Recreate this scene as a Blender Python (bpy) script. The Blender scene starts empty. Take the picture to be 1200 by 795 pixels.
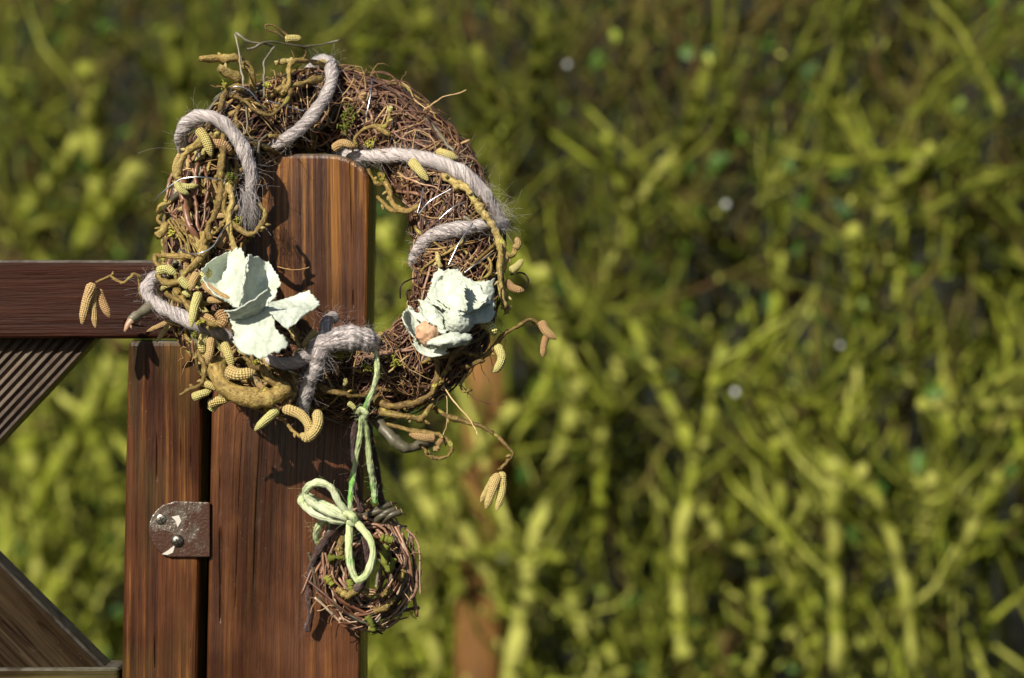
import bpy, bmesh, math, random
import numpy as np
from mathutils import Vector, Matrix, noise as mnoise

random.seed(7)
rng = np.random.default_rng(7)
R = math.radians
sc = bpy.context.scene
col = sc.collection

# ------------------------------------------------------------------ camera
S = 0.486e-3            # metres per photograph pixel on the post's front face
D = 1.6                 # camera to post front
ZC = 1.05               # camera height
cam = bpy.data.cameras.new('camera')
cam.sensor_width = 36.0
cam.lens = 36.0 * D / (1200 * S)
cam.clip_start, cam.clip_end = 0.05, 300
cam.dof.use_dof = True
cam.dof.focus_distance = D - 0.038
cam.dof.aperture_fstop = 6.4
cam.dof.aperture_blades = 0
co = bpy.data.objects.new('camera', cam)
co.location = (0, -D, ZC)
co.rotation_euler = (R(90), 0, 0)
col.objects.link(co)
sc.camera = co

# ------------------------------------------------------------------ light
SUN = Vector((-0.50, -0.86, 0.62)).normalized()       # towards the sun
w = bpy.data.worlds.new('World'); sc.world = w; w.use_nodes = True
nt = w.node_tree; nt.nodes.clear()
wo = nt.nodes.new('ShaderNodeOutputWorld'); bg = nt.nodes.new('ShaderNodeBackground')
sky = nt.nodes.new('ShaderNodeTexSky'); sky.sky_type = 'NISHITA'; sky.sun_disc = False
sky.sun_elevation = math.asin(SUN.z); sky.sun_rotation = math.atan2(SUN.x, SUN.y)
bg.inputs[1].default_value = 0.05
nt.links.new(sky.outputs[0], bg.inputs[0]); nt.links.new(bg.outputs[0], wo.inputs[0])
sl = bpy.data.lights.new('sun', 'SUN'); sl.energy = 5.0; sl.angle = R(0.5); sl.color = (1.0, 0.92, 0.77)
so = bpy.data.objects.new('sun', sl); so.rotation_euler = (-SUN).to_track_quat('-Z', 'Y').to_euler()
so.location = (-3, -4, 5); col.objects.link(so)
sc.view_settings.view_transform = 'Standard'; sc.view_settings.look = 'None'
sc.view_settings.exposure = 0.52; sc.view_settings.gamma = 1.0
sc.view_settings.use_curve_mapping = False
sc.cycles.use_denoising = True
sc.cycles.max_bounces = 6

# ------------------------------------------------------------------ helpers
LEAN = None
def P(px, py, d=0.0):
    """point seen at photograph pixel (px, py), d millimetres in front of the post face"""
    if LEAN is not None: d = d + LEAN(px, py)
    y = -d / 1000.0
    k = (D + y) / D
    return np.array([(px - 600) * S * k, y, ZC + (397.5 - py) * S * k])

def tag(o, label=None, cat=None, group=None, kind=None):
    if label: o['label'] = label
    if cat: o['category'] = cat
    if group: o['group'] = group
    if kind: o['kind'] = kind
    return o

def empty(name, loc=(0, 0, 0), parent=None):
    o = bpy.data.objects.new(name, None); o.empty_display_size = 0.02
    o.location = Vector(loc); col.objects.link(o)
    if parent is not None:
        attach(o, parent)
    return o

def world_loc(o):
    v = Vector(o.location)
    while o.parent is not None:
        o = o.parent; v = v + Vector(o.location)
    return v

def attach(o, parent):
    """o.location is in world space: make it relative (parents are never rotated)"""
    o.location = Vector(o.location) - world_loc(parent)
    o.parent = parent

class MB:
    """collects tubes and patches as one mesh"""
    def __init__(s):
        s.v = []; s.f = []; s.n = 0; s.t = []; s.a = []; s.b = []
    def add(s, v, f, tint=0.5, a=None, b=None):
        v = np.asarray(v, float)
        s.v.append(v)
        s.f.extend([tuple(i + s.n for i in q) for q in f])
        s.t.append(np.full(len(v), tint) if np.isscalar(tint) else np.asarray(tint, float))
        s.a.append(np.zeros(len(v)) if a is None else a)
        s.b.append(np.zeros(len(v)) if b is None else b)
        s.n += len(v)
    def build(s, name, mat, parent=None, smooth=True, loc=None):
        v = np.concatenate(s.v)
        o3 = np.array(loc if loc is not None else v.mean(0))
        me = bpy.data.meshes.new(name)
        me.from_pydata((v - o3).tolist(), [], s.f)
        for nm, dat in (('tint', s.t), ('along', s.a), ('around', s.b)):
            at = me.attributes.new(nm, 'FLOAT', 'POINT')
            at.data.foreach_set('value', np.concatenate(dat).astype(np.float32))
        if smooth:
            me.polygons.foreach_set('use_smooth', np.ones(len(me.polygons), bool))
        me.materials.append(mat); me.update()
        o = bpy.data.objects.new(name, me); o.location = Vector(o3); col.objects.link(o)
        if parent is not None: attach(o, parent)
        return o

def spline(pts, n):
    """Catmull-Rom through pts (any width), n samples"""
    p = np.asarray(pts, float)
    if len(p) == 2:
        t = np.linspace(0, 1, n)[:, None]
        return p[0] * (1 - t) + p[1] * t
    q = np.vstack([2 * p[0] - p[1], p, 2 * p[-1] - p[-2]])
    m = len(p) - 1
    u = np.linspace(0, m - 1e-9, n); i = u.astype(int); f = (u - i)[:, None]
    a, b, c, d = q[i], q[i + 1], q[i + 2], q[i + 3]
    return 0.5 * (2 * b + (c - a) * f + (2 * a - 5 * b + 4 * c - d) * f ** 2 + (3 * b - a - 3 * c + d) * f ** 3)

def frames(p):
    t = np.gradient(p, axis=0); t /= np.linalg.norm(t, axis=1, keepdims=True) + 1e-12
    ref = np.array([0.31, -0.9, 0.29])
    n0 = np.cross(t[0], ref); n0 /= np.linalg.norm(n0) + 1e-12
    N = np.zeros_like(p); N[0] = n0
    for i in range(1, len(p)):
        v = N[i - 1] - t[i] * np.dot(N[i - 1], t[i]); N[i] = v / (np.linalg.norm(v) + 1e-12)
    return t, N, np.cross(t, N)

_faces = {}
def tube_faces(n, k):
    if (n, k) not in _faces:
        f = []
        for i in range(n - 1):
            for j in range(k):
                f.append((i * k + j, i * k + (j + 1) % k, (i + 1) * k + (j + 1) % k, (i + 1) * k + j))
        f.append(tuple(range(k - 1, -1, -1))); f.append(tuple((n - 1) * k + j for j in range(k)))
        _faces[(n, k)] = f
    return _faces[(n, k)]

def tube(mb, p, r, sides=6, tint=0.5, mod=None):
    """p Nx3 metres, r radius (number or N); mod(theta, s) multiplies the radius"""
    p = np.asarray(p, float); n = len(p)
    r = np.full(n, r) if np.isscalar(r) else np.asarray(r, float)
    t, N, B = frames(p)
    th = np.linspace(0, 2 * np.pi, sides, endpoint=False)
    s = np.concatenate([[0], np.cumsum(np.linalg.norm(np.diff(p, axis=0), axis=1))])
    TH, SS = np.meshgrid(th, s)
    rr = r[:, None] * np.ones_like(TH)
    if mod is not None: rr = rr * mod(TH, SS)
    v = p[:, None, :] + rr[..., None] * (np.cos(TH)[..., None] * N[:, None, :] + np.sin(TH)[..., None] * B[:, None, :])
    mb.add(v.reshape(-1, 3), tube_faces(n, sides), tint(TH, SS).ravel() if callable(tint) else tint, SS.ravel(), TH.ravel())

def px_path(pts, n):
    """pts (px, py, d) -> n points in metres"""
    return np.array([P(*q) for q in spline(pts, n)])

def wobble(p, amp, freq=3.0):
    n = len(p); u = np.linspace(0, 1, n)
    out = p.copy()
    for k in range(3):
        for m in range(1, 4):
            out[:, k] += amp / m * rng.normal() * np.sin(u * freq * m + rng.uniform(0, 6.28))
    return out

# ------------------------------------------------------------------ materials
def new_mat(name):
    m = bpy.data.materials.new(name); m.use_nodes = True
    t = m.node_tree
    return m, t, t.nodes['Principled BSDF']

def nd(t, kind, **kw):
    n = t.nodes.new(kind)
    for k, v in kw.items():
        if k.startswith('i_'):
            key = k[2:]
            n.inputs[int(key) if key.isdigit() else key].default_value = v
        else: setattr(n, k, v)
    return n

def ramp(t, fac, stops, interp='LINEAR'):
    r = nd(t, 'ShaderNodeValToRGB'); cr = r.color_ramp; cr.interpolation = interp
    while len(cr.elements) < len(stops): cr.elements.new(0.5)
    for e, (p, c) in zip(cr.elements, stops):
        e.position = p; e.color = (*c, 1) if len(c) == 3 else c
    t.links.new(fac, r.inputs[0]); return r.outputs[0]

def mixc(t, fac, a, b, mode='MIX'):
    m = nd(t, 'ShaderNodeMix', data_type='RGBA', blend_type=mode)
    for sock, val in ((m.inputs[0], fac), (m.inputs[6], a), (m.inputs[7], b)):
        if hasattr(val, 'is_output'): t.links.new(val, sock)
        else: sock.default_value = val if not isinstance(val, tuple) or len(val) == 4 else (*val, 1)
    return m.outputs[2]

def mth(t, op, a, b=0.0, c=None):
    m = nd(t, 'ShaderNodeMath', operation=op)
    for i, v in enumerate((a, b, c)):
        if v is None: continue
        if hasattr(v, 'is_output'): t.links.new(v, m.inputs[i])
        else: m.inputs[i].default_value = v
    return m.outputs[0]

def noise(t, vec, scale, detail=4, rough=0.55, dist=0.0):
    n = nd(t, 'ShaderNodeTexNoise'); n.inputs['Scale'].default_value = scale
    n.inputs['Detail'].default_value = detail; n.inputs['Roughness'].default_value = rough
    n.inputs['Distortion'].default_value = dist
    if vec is not None: t.links.new(vec, n.inputs['Vector'])
    return n.outputs['Fac']

def mapping(t, vec, scale=(1, 1, 1), loc=(0, 0, 0)):
    m = nd(t, 'ShaderNodeMapping'); m.inputs['Scale'].default_value = scale; m.inputs['Location'].default_value = loc
    t.links.new(vec, m.inputs[0]); return m.outputs[0]

def bump(t, bs, h, strength=0.5, dist=0.001):
    b = nd(t, 'ShaderNodeBump'); b.inputs['Strength'].default_value = strength; b.inputs['Distance'].default_value = dist
    t.links.new(h, b.inputs['Height']); t.links.new(b.outputs[0], bs.inputs['Normal'])

def coords(t, which='Object'):
    return nd(t, 'ShaderNodeTexCoord').outputs[which]

def attr(t, name):
    return nd(t, 'ShaderNodeAttribute', attribute_name=name).outputs['Fac']

def wood_mat(name, dark, mid, light, blotch=0.5, seed=0.0, grey=0.0, lines=1.0, rough=0.42, algae=0.0, spec=0.2, streak=False):
    """stained softwood, grain along local Z"""
    m, t, bs = new_mat(name)
    ob = mapping(t, coords(t), loc=(seed, seed * 1.7, seed * 2.3))
    warp = nd(t, 'ShaderNodeTexNoise'); warp.inputs['Scale'].default_value = 7; warp.inputs['Detail'].default_value = 2
    t.links.new(mapping(t, ob, (1, 1, 0.35)), warp.inputs['Vector'])
    off = nd(t, 'ShaderNodeVectorMath', operation='MULTIPLY_ADD')
    t.links.new(warp.outputs['Color'], off.inputs[0]); off.inputs[1].default_value = (0.022, 0.022, 0); t.links.new(ob, off.inputs[2])
    wv = off.outputs[0]
    fine = noise(t, mapping(t, wv, (1, 1, 0.02)), 430, 5, 0.65)
    med = noise(t, mapping(t, wv, (1, 1, 0.025)), 150, 4, 0.6)
    broad = noise(t, mapping(t, wv, (1, 1, 0.09)), 26, 3, 0.5)
    blot = noise(t, mapping(t, ob, (1, 1, 0.55)), 17, 5, 0.6)
    fac = mth(t, 'ADD', mth(t, 'MULTIPLY', fine, 0.30 * lines), mth(t, 'ADD', mth(t, 'MULTIPLY', med, 0.40), mth(t, 'MULTIPLY', broad, 1.0 - 0.40 - 0.30 * lines)))
    c = ramp(t, fac, [(0.39, dark), (0.47, tuple((a + b) / 2 for a, b in zip(dark, mid))), (0.54, mid), (0.64, light)])
    stain = ramp(t, blot, [(0.40, (1, 1, 1)), (0.62, (1 - blotch, 1 - blotch * 1.05, 1 - blotch * 0.9))])
    c = mixc(t, 1.0, c, stain, 'MULTIPLY')
    # dark drying cracks running with the grain
    cr = noise(t, mapping(t, wv, (1, 1, 0.012), (3, 1, 0)), 60, 2, 0.5)
    crack = ramp(t, cr, [(0.487, (0, 0, 0)), (0.497, (1, 1, 1)), (0.503, (1, 1, 1)), (0.513, (0, 0, 0))])
    crk = mth(t, 'MULTIPLY', crack, ramp(t, noise(t, ob, 19, 2), [(0.56, (0, 0, 0)), (0.63, (1, 1, 1))]))
    c = mixc(t, mth(t, 'MULTIPLY', crk, 0.6), c, (0.012, 0.006, 0.004))
    if streak:      # golden streaks and broader orange, stronger towards the top
        st = ramp(t, noise(t, mapping(t, wv, (1, 1, 0.012), (7, 2, 0)), 260, 5, 0.65), [(0.50, (0, 0, 0)), (0.64, (1, 1, 1))])
        pz = nd(t, 'ShaderNodeSeparateXYZ'); t.links.new(nd(t, 'ShaderNodeNewGeometry').outputs['Position'], pz.inputs[0])
        zz = mth(t, 'ADD', pz.outputs[2], mth(t, 'MULTIPLY', mth(t, 'SUBTRACT', broad, 0.5), 0.25))
        hi = ramp(t, mth(t, 'SUBTRACT', zz, 0.5), [(0.53, (0.05, 0.05, 0.05)), (0.64, (0.5, 0.5, 0.5))])
        c = mixc(t, mth(t, 'MULTIPLY', ramp(t, noise(t, mapping(t, wv, (1, 1, 0.12), (2, 5, 1)), 30, 4), [(0.42, (0, 0, 0)), (0.62, (0.6, 0.6, 0.6))]), hi), c, (0.31, 0.115, 0.018))
        c = mixc(t, mth(t, 'MULTIPLY', st, hi), c, (0.46, 0.20, 0.03))
    # pale dust specks
    sp = ramp(t, noise(t, ob, 900, 2, 0.5), [(0.70, (0, 0, 0)), (0.76, (1, 1, 1))])
    spm = mth(t, 'MULTIPLY', sp, ramp(t, noise(t, ob, 23, 3), [(0.45, (0, 0, 0)), (0.65, (0.55, 0.55, 0.55))]))
    c = mixc(t, spm, c, (0.42, 0.34, 0.27))
    # weathered end grain and top edges
    nz = nd(t, 'ShaderNodeSeparateXYZ'); t.links.new(nd(t, 'ShaderNodeNewGeometry').outputs['True Normal'], nz.inputs[0])
    up = ramp(t, nz.outputs[2], [(0.25, (0, 0, 0)), (0.7, (1, 1, 1))])
    upn = mth(t, 'MULTIPLY', up, ramp(t, noise(t, ob, 120, 3), [(0.35, (0.3, 0.3, 0.3)), (0.6, (0.95, 0.95, 0.95))]))
    c = mixc(t, upn, c, (0.11, 0.10, 0.085))
    if grey:
        g = ramp(t, mth(t, 'ADD', mth(t, 'MULTIPLY', fine, 0.6), mth(t, 'MULTIPLY', med, 0.4)), [(0.45, (0, 0, 0)), (0.62, (grey, grey, grey))])
        c = mixc(t, g, c, (0.30, 0.25, 0.17))
    if algae:
        g = ramp(t, noise(t, mapping(t, ob, (1, 1, 0.3)), 40, 4), [(0.5, (0, 0, 0)), (0.7, (algae, algae, algae))])
        c = mixc(t, g, c, (0.13, 0.15, 0.03))
    t.links.new(c, bs.inputs['Base Color'])
    rg = ramp(t, blot, [(0.35, (rough + 0.16,) * 3), (0.65, (rough - 0.08,) * 3)])
    t.links.new(rg, bs.inputs['Roughness'])
    bs.inputs['Specular IOR Level'].default_value = spec
    h = mth(t, 'SUBTRACT', mth(t, 'ADD', mth(t, 'MULTIPLY', fine, 0.7), mth(t, 'MULTIPLY', med, 0.8)), mth(t, 'MULTIPLY', crk, 1.2))
    h = mth(t, 'ADD', h, mth(t, 'MULTIPLY', noise(t, mapping(t, ob, (1, 1, 0.12)), 800, 3), 0.2))
    bump(t, bs, h, 0.75, 0.0016)
    return m

def tint_mat(name, stops, rough=0.6, nscale=300, spread=0.35, bumpy=0.4, spec=0.3, patch=None, bdist=0.0005, streak=False):
    """colour from the strand's own tint plus noise"""
    m, t, bs = new_mat(name)
    ob = coords(t)
    n1 = noise(t, ob, nscale, 4)
    info = nd(t, 'ShaderNodeObjectInfo').outputs['Random']
    fac = mth(t, 'ADD', attr(t, 'tint'), mth(t, 'MULTIPLY', mth(t, 'SUBTRACT', n1, 0.5), spread * 2))
    c = ramp(t, fac, stops)
    if patch:
        pc, ps, lo, hi = patch
        pn = ramp(t, noise(t, ob, ps, 4, 0.6), [(lo, (0, 0, 0)), (hi, (1, 1, 1))])
        c = mixc(t, pn, c, pc)
    if streak:
        cb = nd(t, 'ShaderNodeCombineXYZ'); ar = attr(t, 'around')
        t.links.new(mth(t, 'SINE', ar), cb.inputs[0]); t.links.new(mth(t, 'COSINE', ar), cb.inputs[1]); t.links.new(mth(t, 'MULTIPLY', attr(t, 'along'), 130), cb.inputs[2])
        sk = noise(t, cb.outputs[0], 2.6, 5, 0.7)
        c = mixc(t, 1.0, c, ramp(t, sk, [(0.34, (0.35, 0.33, 0.30)), (0.5, (0.95, 0.95, 0.95)), (0.66, (1.35, 1.35, 1.3))]), 'MULTIPLY')
    v = mth(t, 'ADD', mth(t, 'MULTIPLY', info, 0.4), 0.8)
    hs = nd(t, 'ShaderNodeHueSaturation'); t.links.new(v, hs.inputs['Value']); t.links.new(c, hs.inputs['Color'])
    t.links.new(hs.outputs[0], bs.inputs['Base Color'])
    bs.inputs['Roughness'].default_value = rough; bs.inputs['Specular IOR Level'].default_value = spec
    if bumpy: bump(t, bs, noise(t, ob, nscale * 2.5, 5, 0.6), bumpy, bdist)
    return m

M = {}
M['post'] = wood_mat('post wood', (0.028, 0.0075, 0.003), (0.112, 0.036, 0.0085), (0.27, 0.108, 0.020), 0.64, 0.0, rough=0.34, spec=0.42, streak=True)
M['stile'] = wood_mat('stile wood', (0.020, 0.0055, 0.0025), (0.084, 0.026, 0.0065), (0.29, 0.125, 0.028), 0.55, 4.3, lines=1.3, rough=0.42, algae=0.12)
M['rail'] = wood_mat('rail wood', (0.017, 0.0045, 0.0025), (0.034, 0.0095, 0.0045), (0.085, 0.030, 0.011), 0.35, 9.1, rough=0.5, spec=0.12)
M['decking'] = wood_mat('decking wood', (0.035, 0.018, 0.013), (0.085, 0.048, 0.032), (0.22, 0.15, 0.09), 0.3, 2.7, grey=0.2, rough=0.42)
M['brace'] = wood_mat('brace wood', (0.012, 0.006, 0.002), (0.026, 0.014, 0.004), (0.13, 0.085, 0.025), 0.35, 6.6, grey=0.08, spec=0.08, rough=0.6, algae=0.22)
M['stake'] = wood_mat('stake wood', (0.10, 0.050, 0.014), (0.22, 0.105, 0.030), (0.31, 0.170, 0.05), 0.3, 1.1, rough=0.7)
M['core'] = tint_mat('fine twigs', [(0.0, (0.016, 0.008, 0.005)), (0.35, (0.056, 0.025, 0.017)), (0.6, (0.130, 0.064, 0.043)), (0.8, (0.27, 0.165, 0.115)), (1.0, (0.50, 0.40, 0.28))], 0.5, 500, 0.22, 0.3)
M['bark'] = tint_mat('hazel bark', [(0.0, (0.05, 0.029, 0.010)), (0.3, (0.15, 0.094, 0.028)), (0.6, (0.27, 0.185, 0.055)), (0.85, (0.36, 0.27, 0.09)), (1.0, (0.45, 0.37, 0.17))], 0.48, 330, 0.55, 0.9, 0.35, ((0.36, 0.34, 0.07), 170, 0.60, 0.67), bdist=0.0013, streak=True)
M['redbark'] = tint_mat('red brown bark', [(0.0, (0.042, 0.018, 0.011)), (0.5, (0.165, 0.072, 0.040)), (1.0, (0.36, 0.22, 0.14))], 0.38, 250, 0.3, 0.35, 0.5)
M['greybark'] = tint_mat('grey bark', [(0.0, (0.03, 0.026, 0.018)), (0.5, (0.085, 0.075, 0.048)), (1.0, (0.19, 0.17, 0.12))], 0.42, 200, 0.3, 0.4, 0.45)
m, t, bs = new_mat('catkin scales')
oc = nd(t, 'ShaderNodeSeparateColor'); t.links.new(nd(t, 'ShaderNodeObjectInfo').outputs['Color'], oc.inputs[0])
base = ramp(t, mth(t, 'ADD', oc.outputs[0], mth(t, 'MULTIPLY', mth(t, 'SUBTRACT', noise(t, coords(t), 110, 3), 0.5), 0.5)), [(0.0, (0.44, 0.26, 0.14)), (0.35, (0.54, 0.40, 0.19)), (0.7, (0.58, 0.50, 0.20)), (1.0, (0.58, 0.57, 0.24))])
gr = ramp(t, mth(t, 'ADD', attr(t, 'tint'), mth(t, 'MULTIPLY', mth(t, 'SUBTRACT', noise(t, coords(t), 900, 3), 0.5), 0.5)), [(0.15, (0.26, 0.20, 0.16)), (0.5, (0.80, 0.78, 0.74)), (0.85, (1.15, 1.12, 1.05))])
t.links.new(mixc(t, 1.0, base, gr, 'MULTIPLY'), bs.inputs['Base Color'])
bs.inputs['Roughness'].default_value = 0.7; bs.inputs['Specular IOR Level'].default_value = 0.2
bump(t, bs, mth(t, 'ADD', attr(t, 'tint'), noise(t, coords(t), 1200, 3)), 0.6, 0.0008)
M['catkin'] = m
M['moss'] = tint_mat('moss', [(0.0, (0.05, 0.065, 0.01)), (0.5, (0.15, 0.165, 0.03)), (1.0, (0.36, 0.33, 0.06))], 0.8, 600, 0.3, 0.3, 0.1)
M['straw'] = tint_mat('dry rootlets', [(0.0, (0.10, 0.055, 0.025)), (0.5, (0.26, 0.15, 0.06)), (1.0, (0.50, 0.36, 0.18))], 0.5, 500, 0.2, 0.0)

def wool_mat(name, c0, c1, c2, fleck=None, fscale=60):
    m, t, bs = new_mat(name)
    al, ar = attr(t, 'along'), attr(t, 'around')
    cb = nd(t, 'ShaderNodeCombineXYZ')
    tw = mth(t, 'SUBTRACT', ar, mth(t, 'MULTIPLY', al, 215))     # fibres follow the twist
    t.links.new(mth(t, 'MULTIPLY', mth(t, 'SINE', tw), 1.0), cb.inputs[0])
    t.links.new(mth(t, 'MULTIPLY', mth(t, 'COSINE', tw), 1.0), cb.inputs[1])
    t.links.new(mth(t, 'MULTIPLY', al, 18), cb.inputs[2])
    fib = noise(t, cb.outputs[0], 9, 5, 0.7, 0.6)
    big = noise(t, coords(t), fscale, 4, 0.6)
    fac = mth(t, 'ADD', mth(t, 'MULTIPLY', fib, 0.4), mth(t, 'MULTIPLY', big, 0.6))
    c = ramp(t, fac, [(0.33, c0), (0.5, c1), (0.66, c2)])
    if fleck:
        fc, lo, hi = fleck
        c = mixc(t, ramp(t, noise(t, coords(t), fscale * 1.3, 3), [(lo, (0, 0, 0)), (hi, (1, 1, 1))]), c, fc)
    t.links.new(c, bs.inputs['Base Color'])
    bs.inputs['Roughness'].default_value = 0.85; bs.inputs['Specular IOR Level'].default_value = 0.15
    bs.inputs['Sheen Weight'].default_value = 0.35
    bump(t, bs, mth(t, 'ADD', fib, mth(t, 'MULTIPLY', noise(t, coords(t), 1100, 3), 0.4)), 0.9, 0.0012)
    return m
M['wool'] = wool_mat('grey lilac wool', (0.46, 0.395, 0.40), (0.64, 0.565, 0.565), (0.82, 0.76, 0.74), ((0.26, 0.225, 0.22), 0.68, 0.84), 75)
M['greenwool'] = wool_mat('green wool', (0.44, 0.64, 0.15), (0.68, 0.78, 0.38), (0.84, 0.87, 0.62), ((0.20, 0.58, 0.07), 0.58, 0.68), 45)
M['palewool'] = wool_mat('pale green wool', (0.40, 0.62, 0.18), (0.74, 0.82, 0.50), (0.86, 0.88, 0.72), ((0.26, 0.60, 0.10), 0.62, 0.74), 40)
M['redwool'] = wool_mat('dark red wool', (0.035, 0.008, 0.006), (0.085, 0.020, 0.012), (0.15, 0.045, 0.025), None, 80)

m, t, bs = new_mat('papery husk')
ob = coords(t); big = noise(t, ob, 60, 5, 0.6); sm = noise(t, ob, 420, 5, 0.65)
c = ramp(t, mth(t, 'ADD', mth(t, 'MULTIPLY', big, 0.55), mth(t, 'MULTIPLY', sm, 0.45)), [(0.34, (0.33, 0.375, 0.31)), (0.5, (0.475, 0.52, 0.445)), (0.64, (0.585, 0.62, 0.56))])
t.links.new(c, bs.inputs['Base Color']); bs.inputs['Roughness'].default_value = 0.85; bs.inputs['Specular IOR Level'].default_value = 0.15
bs.inputs['Subsurface Weight'].default_value = 0.12; bs.inputs['Subsurface Radius'].default_value = (0.002, 0.002, 0.0015); bs.inputs['Subsurface Scale'].default_value = 0.5
bump(t, bs, mth(t, 'ADD', big, mth(t, 'MULTIPLY', sm, 0.5)), 0.5, 0.0012)
M['husk'] = m
M['seed'] = tint_mat('pink seed ball', [(0.0, (0.22, 0.12, 0.07)), (0.5, (0.48, 0.29, 0.18)), (1.0, (0.68, 0.50, 0.38))], 0.8, 260, 0.5, 0.8, 0.15, bdist=0.001)

m, t, bs = new_mat('binding wire'); bs.inputs['Base Color'].default_value = (0.62, 0.63, 0.66, 1); bs.inputs['Metallic'].default_value = 1; bs.inputs['Roughness'].default_value = 0.28
M['wire'] = m
m, t, bs = new_mat('worn painted steel')
ob = coords(t); n1 = noise(t, mapping(t, ob, (1, 1, 0.5)), 70, 6, 0.7); n2 = noise(t, ob, 30, 3)
f = ramp(t, mth(t, 'ADD', mth(t, 'MULTIPLY', n1, 0.6), mth(t, 'MULTIPLY', n2, 0.4)), [(0.43, (0, 0, 0)), (0.51, (1, 1, 1))])
c = mixc(t, f, (0.16, 0.14, 0.115), (0.050, 0.022, 0.013)); t.links.new(c, bs.inputs['Base Color'])
t.links.new(mth(t, 'MULTIPLY', mth(t, 'SUBTRACT', 1.0, f), 0.7), bs.inputs['Metallic'])
t.links.new(ramp(t, n1, [(0.4, (0.36,) * 3), (0.6, (0.26,) * 3)]), bs.inputs['Roughness'])
bump(t, bs, mth(t, 'ADD', mth(t, 'MULTIPLY', f, 0.8), noise(t, ob, 600, 3)), 0.6, 0.0006)
M['steel'] = m
m, t, bs = new_mat('bare screw steel'); bs.inputs['Base Color'].default_value = (0.33, 0.30, 0.25, 1); bs.inputs['Metallic'].default_value = 1; bs.inputs['Roughness'].default_value = 0.33
M['screw'] = m
m, t, bs = new_mat('pale glint fleck'); bs.inputs['Base Color'].default_value = (0.50, 0.47, 0.42, 1); bs.inputs['Roughness'].default_value = 0.4
M['glintfleck'] = m

def hedge_mat(name, a, b, c3, patch, lo, hi):
    m, t, bs = new_mat(name)
    ob = nd(t, 'ShaderNodeNewGeometry').outputs['Position']
    info = nd(t, 'ShaderNodeObjectInfo').outputs['Random']
    n1 = noise(t, ob, 22, 4, 0.6)
    fac = mth(t, 'ADD', mth(t, 'MULTIPLY', n1, 0.8), mth(t, 'ADD', mth(t, 'MULTIPLY', attr(t, 'tint'), 0.3), mth(t, 'MULTIPLY', info, 0.15)))
    c = ramp(t, fac, [(0.40, a), (0.62, b), (0.82, c3)])
    c = mixc(t, ramp(t, noise(t, ob, 13, 4, 0.65), [(lo, (0, 0, 0)), (hi, (1, 1, 1))]), c, patch)
    t.links.new(c, bs.inputs['Base Color']); bs.inputs['Roughness'].default_value = 0.9; bs.inputs['Specular IOR Level'].default_value = 0.1
    bump(t, bs, noise(t, ob, 160, 5, 0.7), 1.0, 0.006)
    return m
M['mossy'] = hedge_mat('mossy bark', (0.120, 0.148, 0.013), (0.260, 0.295, 0.030), (0.450, 0.455, 0.110), (0.13, 0.10, 0.03), 0.60, 0.74)
M['mossthin'] = hedge_mat('thinly mossed bark', (0.048, 0.061, 0.008), (0.122, 0.143, 0.016), (0.235, 0.245, 0.040), (0.10, 0.065, 0.025), 0.58, 0.72)
M['twigs'] = hedge_mat('bare twigs', (0.035, 0.028, 0.010), (0.095, 0.080, 0.020), (0.18, 0.16, 0.04), (0.075, 0.04, 0.018), 0.5, 0.64)
m, t, bs = new_mat('ivy leaf')
c = ramp(t, mth(t, 'ADD', mth(t, 'MULTIPLY', attr(t, 'tint'), 0.8), mth(t, 'MULTIPLY', noise(t, coords(t), 30, 2), 0.25)), [(0.1, (0.015, 0.045, 0.008)), (0.6, (0.050, 0.115, 0.014)), (0.95, (0.15, 0.21, 0.025))])
t.links.new(c, bs.inputs['Base Color']); bs.inputs['Roughness'].default_value = 0.5; bs.inputs['Specular IOR Level'].default_value = 0.2
M['leaf'] = m
m, t, bs = new_mat('dark soil')
ob = coords(t)
c = ramp(t, mth(t, 'ADD', mth(t, 'MULTIPLY', noise(t, ob, 6, 6, 0.65), 0.6), mth(t, 'MULTIPLY', noise(t, ob, 60, 4), 0.4)), [(0.36, (0.005, 0.007, 0.003)), (0.52, (0.013, 0.015, 0.006)), (0.68, (0.032, 0.028, 0.013))])
t.links.new(c, bs.inputs['Base Color']); bs.inputs['Roughness'].default_value = 0.95; bump(t, bs, noise(t, ob, 40, 6, 0.7), 1.0, 0.03)
M['soil'] = m

# ------------------------------------------------------------------ ground and bank
nx, ny = 121, 121
gx = np.sign(np.linspace(-1, 1, nx)) * np.abs(np.linspace(-1, 1, nx)) ** 2.2 * 60
gy = np.concatenate([np.linspace(-60, -6, 20), np.linspace(-5, 7, 81), np.linspace(9, 80, 20)])
def ground_h(x, y):
    t_ = min(max((y - 3.05 - 0.25 * math.sin(x * 1.3)) / 1.5, 0), 1)
    h = 3.3 * t_ * t_ * (3 - 2 * t_)
    if y > 4.5: h += (y - 4.5) * 0.02
    return h + 0.05 * mnoise.noise((x * 1.5, y * 1.5, 0)) * (0.3 + t_) + 0.12 * t_ * mnoise.noise((x * 4, y * 4, 3)) - 0.02
gv = [(x, y, ground_h(x, y)) for y in gy for x in gx]
gf = [(j * nx + i, j * nx + i + 1, (j + 1) * nx + i + 1, (j + 1) * nx + i) for j in range(len(gy) - 1) for i in range(nx - 1)]
me = bpy.data.meshes.new('ground'); me.from_pydata(gv, [], gf); me.materials.append(M['soil'])
me.polygons.foreach_set('use_smooth', np.ones(len(me.polygons), bool))
o = bpy.data.objects.new('ground', me); col.objects.link(o); tag(o, 'dark bare soil rising as a bank behind the hedge', kind='structure')

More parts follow.
